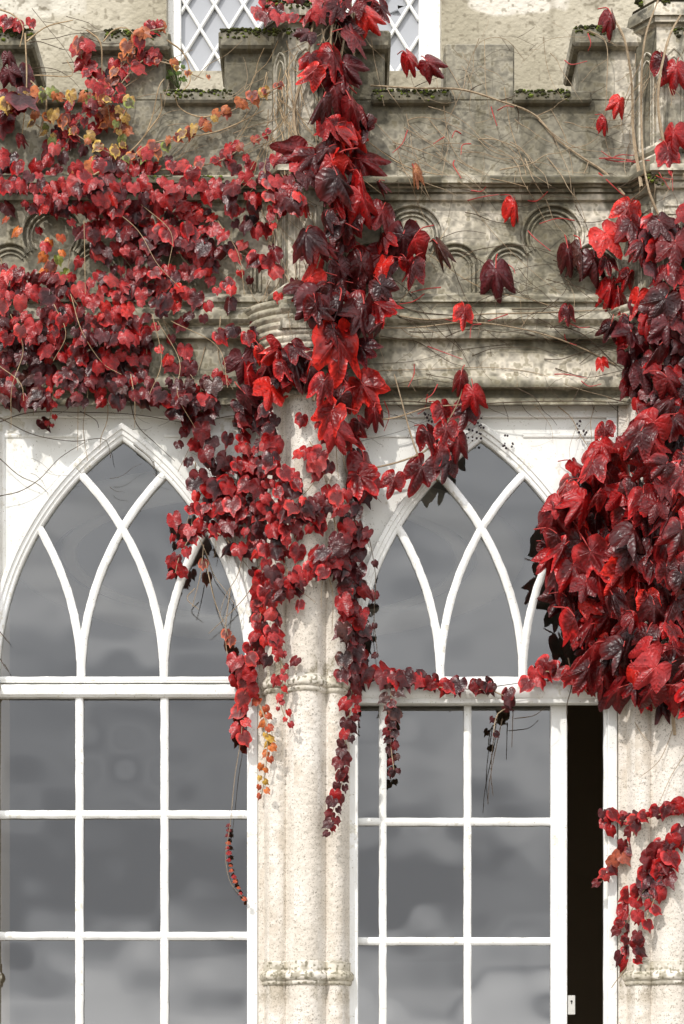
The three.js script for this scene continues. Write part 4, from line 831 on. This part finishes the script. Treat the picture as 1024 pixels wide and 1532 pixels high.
// 6 heavy mass of large leaves on the far pier
const inside = (poly, x, y) => { let c = false; for (let i = 0, j = poly.length - 1; i < poly.length; j = i++) { const [a, b] = poly[i], [p, q] = poly[j]; if ((b > y) !== (q > y) && x < (p - a) * (y - b) / (q - b) + a) c = !c; } return c; };
function fill(cr, seed, poly, n, gap, len, tones, opt = {}) {
  const r = rng(seed), xs = poly.map((p) => p[0]), ys = poly.map((p) => p[1]), x0 = Math.min(...xs), x1 = Math.max(...xs), y0 = Math.min(...ys), y1 = Math.max(...ys), mine = [];
  for (let i = 0; i < n; i++) {
    const px = mix(x0, x1, r()), py = mix(y0, y1, r()); if (!inside(poly, px, py) || mine.some(([a, b]) => (a - px) ** 2 + (b - py) ** 2 < (gap * (0.75 + 0.5 * r())) ** 2)) continue;
    mine.push([px, py]); const L = len * (0.7 + 0.55 * r());
    cr.leaf(px, py - L * 0.3, L, pick(r, tones), { type: opt.type ?? 'large', turn: (r() - 0.5) * (opt.turn ?? 95), tiltX: 0.2 - 0.75 * r(), tiltY: (r() - 0.5) * 1.3, z: (opt.z0 ?? 0.04) + (opt.zr ?? 0.14) * r(), shape: Math.floor(r() * 12), look: r() < 0.5 ? 0 : 1, stalk: opt.type !== 'small' });
  }
}
{
  const cr = new Creeper('heavy mass of large glossy dark red leaves on the pier beside the open sash', at(990, 1080, 0.15));
  const mass = [[890, 680], [930, 668], [990, 640], [1060, 620], [1060, 1070], [965, 1062], [885, 1040], [872, 985], [850, 925], [832, 870], [812, 825], [838, 760], [858, 715]];
  fill(cr, 61, mass, 5000, 27, 52, ['burgundy', 'wine', 'crimson'], { z0: 0.02, zr: 0.04 });
  fill(cr, 62, mass, 6000, 25, 60, ['wine', 'crimson', 'crimson', 'wine', 'burgundy', 'burgundy', 'wine', 'scarlet', 'rose'], { z0: 0.08, zr: 0.18 });
  const upper = [[935, 470], [1060, 440], [1060, 640], [985, 640], [945, 600], [930, 545]];
  fill(cr, 63, upper, 4000, 13, 27, ['wine', 'burgundy', 'crimson', 'plum', 'burgundy'], { type: 'small', z0: 0.03, zr: 0.08 });
  fill(cr, 64, [[900, 370], [960, 340], [1060, 330], [1060, 620], [985, 620], [930, 560], [905, 470]], 2000, 38, 52, ['wine', 'crimson', 'burgundy', 'scarlet', 'plum'], { z0: 0.08, zr: 0.08 });
  fill(cr, 65, [[960, 330], [1060, 320], [1060, 440], [975, 430]], 800, 24, 34, ['rose', 'crimson', 'plum'], { type: 'small', z0: 0.03, zr: 0.06 });
  for (const [x, y, L, t, turn, sh] of [[915, 22, 56, 'wine', 4, 3], [928, 150, 38, 'scarlet', -20, 1], [906, 178, 36, 'crimson', 10, 3], [990, 85, 44, 'wine', 20, 2], [1012, 100, 52, 'crimson', -10, 1], [940, 310, 54, 'scarlet', -20, 0], [960, 352, 66, 'wine', 4, 2], [890, 385, 60, 'burgundy', 10, 1], [915, 425, 66, 'crimson', -6, 3], [870, 372, 60, 'brown', 2, 7], [850, 372, 62, 'burgundy', 12, 3], [770, 302, 52, 'scarlet', 10, 3], [742, 402, 66, 'plum', 2, 1], [695, 465, 42, 'scarlet', 0, 0], [850, 462, 36, 'wine', 4, 2], [1008, 195, 56, 'crimson', -8, 1], [1000, 225, 50, 'rose', 14, 0], [905, 640, 40, 'crimson', 2, 0], [900, 540, 26, 'scarlet', 10, 6]])
    cr.leaf(x, y, L, t, { type: 'large', turn, tiltX: -0.1, tiltY: (hash3(x, y, 2) - 0.5) * 0.9, z: 0.09, shape: sh + 4, look: sh % 2, stalk: true });
  for (const p of [[[1010, 1100], [1000, 980], [1015, 860], [990, 740], [1005, 620], [985, 500], [1005, 380], [970, 280], [960, 180], [965, 60], [985, 0]], [[980, 1060], [960, 960], [975, 850], [950, 760], [960, 680]], [[960, 280], [948, 200], [945, 120], [935, 60], [920, 30]], [[1000, 250], [985, 150], [1000, 60], [1020, 20]]]) cr.stem(p.map(([x, y]) => [x, y, 0.01]), 0.009, 0.005, mBark);
  runners(cr, 9, 22, 935, 40, 1024, 250, 85, 90, mBark, 0.0022);
  runners(cr, 19, 13, 890, 225, 1000, 262, 10, 60, mStalk, 0.003, 'leaf_stalk');
  runners(cr, 20, 10, 840, 700, 900, 1000, 95, 110, mBarkDark, 0.003, 'stem');
  cr.finish();
}
// 7 sprigs on the shaft below
{
  const cr = new Creeper('two thin sprigs of small crimson leaves clinging to the speckled shaft', at(990, 1460, 0.13));
  strand(cr, 71, [[1035, 1210], [1000, 1215], [965, 1225], [930, 1228], [905, 1222], [908, 1245]], { gap: 8, len: 27, tones: ['crimson', 'wine', 'rose', 'crimson', 'plum'], z: 0.03 });
  strand(cr, 72, [[950, 1232], [945, 1260], [925, 1290], [895, 1325]], { gap: 9, len: 23, tones: ['scarlet', 'crimson', 'wine', 'rust'], z: 0.05 });
  strand(cr, 73, [[1035, 1250], [1005, 1265], [980, 1310], [955, 1345], [938, 1385], [945, 1430], [915, 1478]], { gap: 6.5, len: 29, tones: ['crimson', 'rose', 'wine', 'crimson', 'plum'], z: 0.03, bare: 0.12, spread: 16 });
  strand(cr, 74, [[1000, 1280], [985, 1330], [965, 1380], [945, 1425]], { gap: 12, len: 26, tones: ['crimson', 'rose', 'wine'], z: 0.03, spread: 10 });
  for (const p of [[[1010, 1080], [1000, 1110], [985, 1140], [955, 1165]], [[1024, 1130], [1005, 1160], [985, 1205]], [[950, 1080], [962, 1100], [975, 1112]]]) cr.stem(p, 0.002, 0.0012, mBark, 0.006);
  cr.finish();
}
// 8 leafless runners over the wall right of the pier
{
  const cr = new Creeper('bare woody creeper stems with red leaf stalks spread over the stained parapet wall', at(740, 600, 0.02));
  for (const [p, a, b, m] of [
    [[[555, 128], [620, 132], [690, 134], [745, 150], [800, 172], [830, 205], [870, 235], [905, 258], [935, 292]], 0.007, 0.009, mBark], [[[548, 210], [600, 245], [650, 260], [740, 268], [790, 280]], 0.004, 0.002, mBarkPale], [[[690, 138], [668, 190], [660, 240]], 0.003, 0.002, mBark],
    [[[755, 130], [764, 190], [785, 250], [790, 285]], 0.003, 0.002, mBarkPale], [[[665, 90], [680, 115], [692, 134], [700, 100], [720, 62], [755, 58], [785, 90]], 0.003, 0.002, mBark], [[[725, 60], [728, 140], [735, 180]], 0.002, 0.0015, mBarkPale], [[[610, 185], [640, 210], [700, 225], [775, 245]], 0.003, 0.0015, mBark],
    [[[570, 225], [620, 255], [700, 285], [780, 290], [860, 296]], 0.003, 0.002, mBarkDark], [[[560, 465], [640, 478], [720, 470], [800, 468], [870, 465], [925, 462]], 0.006, 0.004, mBark], [[[548, 490], [620, 490], [700, 482], [770, 490], [830, 505], [880, 525], [920, 545]], 0.005, 0.006, mBark], [[[560, 440], [620, 465], [680, 472]], 0.005, 0.003, mBarkDark],
    [[[545, 545], [620, 540], [680, 525], [760, 515], [840, 505]], 0.002, 0.0015, mBarkDark], [[[545, 555], [650, 552], [740, 550], [810, 560], [860, 580], [915, 595]], 0.003, 0.002, mBark], [[[535, 605], [600, 600], [680, 606], [760, 602], [850, 600], [925, 602]], 0.005, 0.004, mBarkDark], [[[640, 380], [720, 430], [800, 450], [860, 470]], 0.003, 0.002, mBarkPale],
    [[[700, 300], [740, 350], [790, 400], [840, 440]], 0.0025, 0.002, mBark], [[[835, 608], [855, 625], [868, 650], [885, 675]], 0.004, 0.003, mBark], [[[890, 608], [884, 630], [886, 660], [884, 690]], 0.003, 0.002, mBark], [[[800, 605], [825, 640], [828, 665]], 0.0016, 0.001, mBarkPale], [[[930, 610], [920, 640], [912, 670]], 0.0016, 0.001, mBark],
    [[[880, 45], [905, 60], [908, 130], [905, 200], [915, 240]], 0.004, 0.003, mBark], [[[880, 55], [820, 60], [780, 95]], 0.002, 0.0012, mBark], [[[590, 620], [640, 640], [690, 650]], 0.002, 0.0012, mBarkDark], [[[540, 660], [600, 645], [650, 625]], 0.002, 0.0012, mBarkDark], [[[670, 340], [600, 450], [560, 480]], 0.002, 0.0015, mBarkPale],
  ]) branchy(cr, 800 + p[0][0] + p[0][1], p, a * 0.62, b * 0.6, m, 32);
  runners(cr, 81, 34, 560, 150, 900, 255, 30, 110, mBark, 0.0024);
  runners(cr, 82, 22, 560, 305, 900, 440, 20, 110, mBarkDark, 0.002);
  runners(cr, 83, 26, 540, 450, 930, 600, 5, 140, mBarkDark, 0.0022);
  runners(cr, 84, 10, 550, 20, 860, 120, 60, 70, mBark, 0.0015);
  stalks(cr, 85, [[735, 160, 12, 38], [745, 165, 32, -6], [665, 205, -22, 14], [690, 200, -18, 8], [610, 195, -30, 45], [705, 285, 30, -8], [700, 300, 62, -12], [790, 300, 40, -18], [845, 90, 45, 2], [880, 50, 0, 35], [700, 480, -45, -3], [760, 470, -40, 14], [720, 485, -22, 28], [640, 518, 70, 26], [830, 560, 65, 8], [870, 570, 40, 6], [845, 480, 50, 12], [640, 590, -20, 40], [655, 575, -25, 30], [620, 545, -12, 45], [750, 390, 28, 26], [790, 345, 45, 40], [705, 215, -20, 22], [680, 240, 14, 36], [635, 440, -50, 20], [660, 430, -60, 10], [860, 330, -70, 6], [575, 600, 0, 60], [845, 500, 24, 22]]);
  for (const [cx, cy] of [[716, 632], [718, 645], [640, 628], [690, 660], [760, 660], [870, 640], [700, 650]]) { const r = rng(cx + cy), bits = []; for (let i = 0; i < 9; i++) { const p = at(cx + (r() - 0.5) * 16, cy + (r() - 0.5) * 22, -0.02).sub(cr.o); bits.push(new THREE.IcosahedronGeometry(0.004 + 0.003 * r(), 1).translate(p.x, p.y, p.z)); } const m = put('berries', mergeGeometries(bits), mBerry, cr.t); m.userData.kind = 'stuff'; }
  cr.finish();
}
// 9 bare shoots crossing the white boards of the left window
{
  const cr = new Creeper('dark wiry shoots crossing the white boards round the closed window arch', at(60, 790, -0.03));
  for (const p of [[[-10, 635], [40, 618], [120, 617], [200, 620], [290, 635]], [[0, 625], [50, 650], [110, 660], [158, 658], [166, 685]], [[0, 686], [30, 712], [58, 725], [72, 738]], [[0, 742], [30, 735], [58, 718], [90, 685], [130, 660]], [[195, 600], [205, 635], [235, 665], [262, 690]], [[0, 945], [12, 960]], [[0, 985], [10, 1002]], [[230, 690], [232, 700]], [[120, 615], [145, 630], [148, 640]], [[200, 665], [228, 690], [230, 702]], [[280, 640], [330, 625], [380, 618]], [[300, 650], [310, 700], [360, 720]]]) cr.stem(p, 0.0026, 0.0014, mBarkDark, 0.012, 'shoot');
  runners(cr, 91, 16, 0, 612, 300, 740, 10, 40, mBarkDark, 0.001);
  cr.finish();
}
// 10 little green plant at the foot of the lattice window
{
  const p = at(268, 134, -0.1), cr = thing('seedling', 'small bright green seedling growing on the mossy coping by the lattice window', 'plant', p), r = rng(97), m = new THREE.MeshPhysicalMaterial({ color: new THREE.Color().setRGB(0.20, 0.38, 0.03), roughness: 0.9, transmission: 0.3, thickness: 0, map: bladeMaps.small[1], side: THREE.DoubleSide });
  for (let i = 0; i < 16; i++) { const a = (r() - 0.5) * 1.9, L = 0.05 + 0.10 * r(), tip = V3(Math.sin(a) * L - 0.01, Math.cos(a) * L, 0.05 * (r() - 0.3)), s = put('stem', new THREE.TubeGeometry(new THREE.CatmullRomCurve3([V3(0, 0, 0), tip.clone().multiplyScalar(0.5).add(V3(0, 0.01, 0)), tip]), 6, 0.0015, 4), m, cr); const lf = put('leaf', BLADES.small[i % 6], m, cr); lf.position.copy(tip); lf.scale.setScalar(0.02 + 0.012 * r()); lf.rotation.set(-0.5, r() - 0.5, a + (r() - 0.5)); }
}

renderer.render(scene, camera);
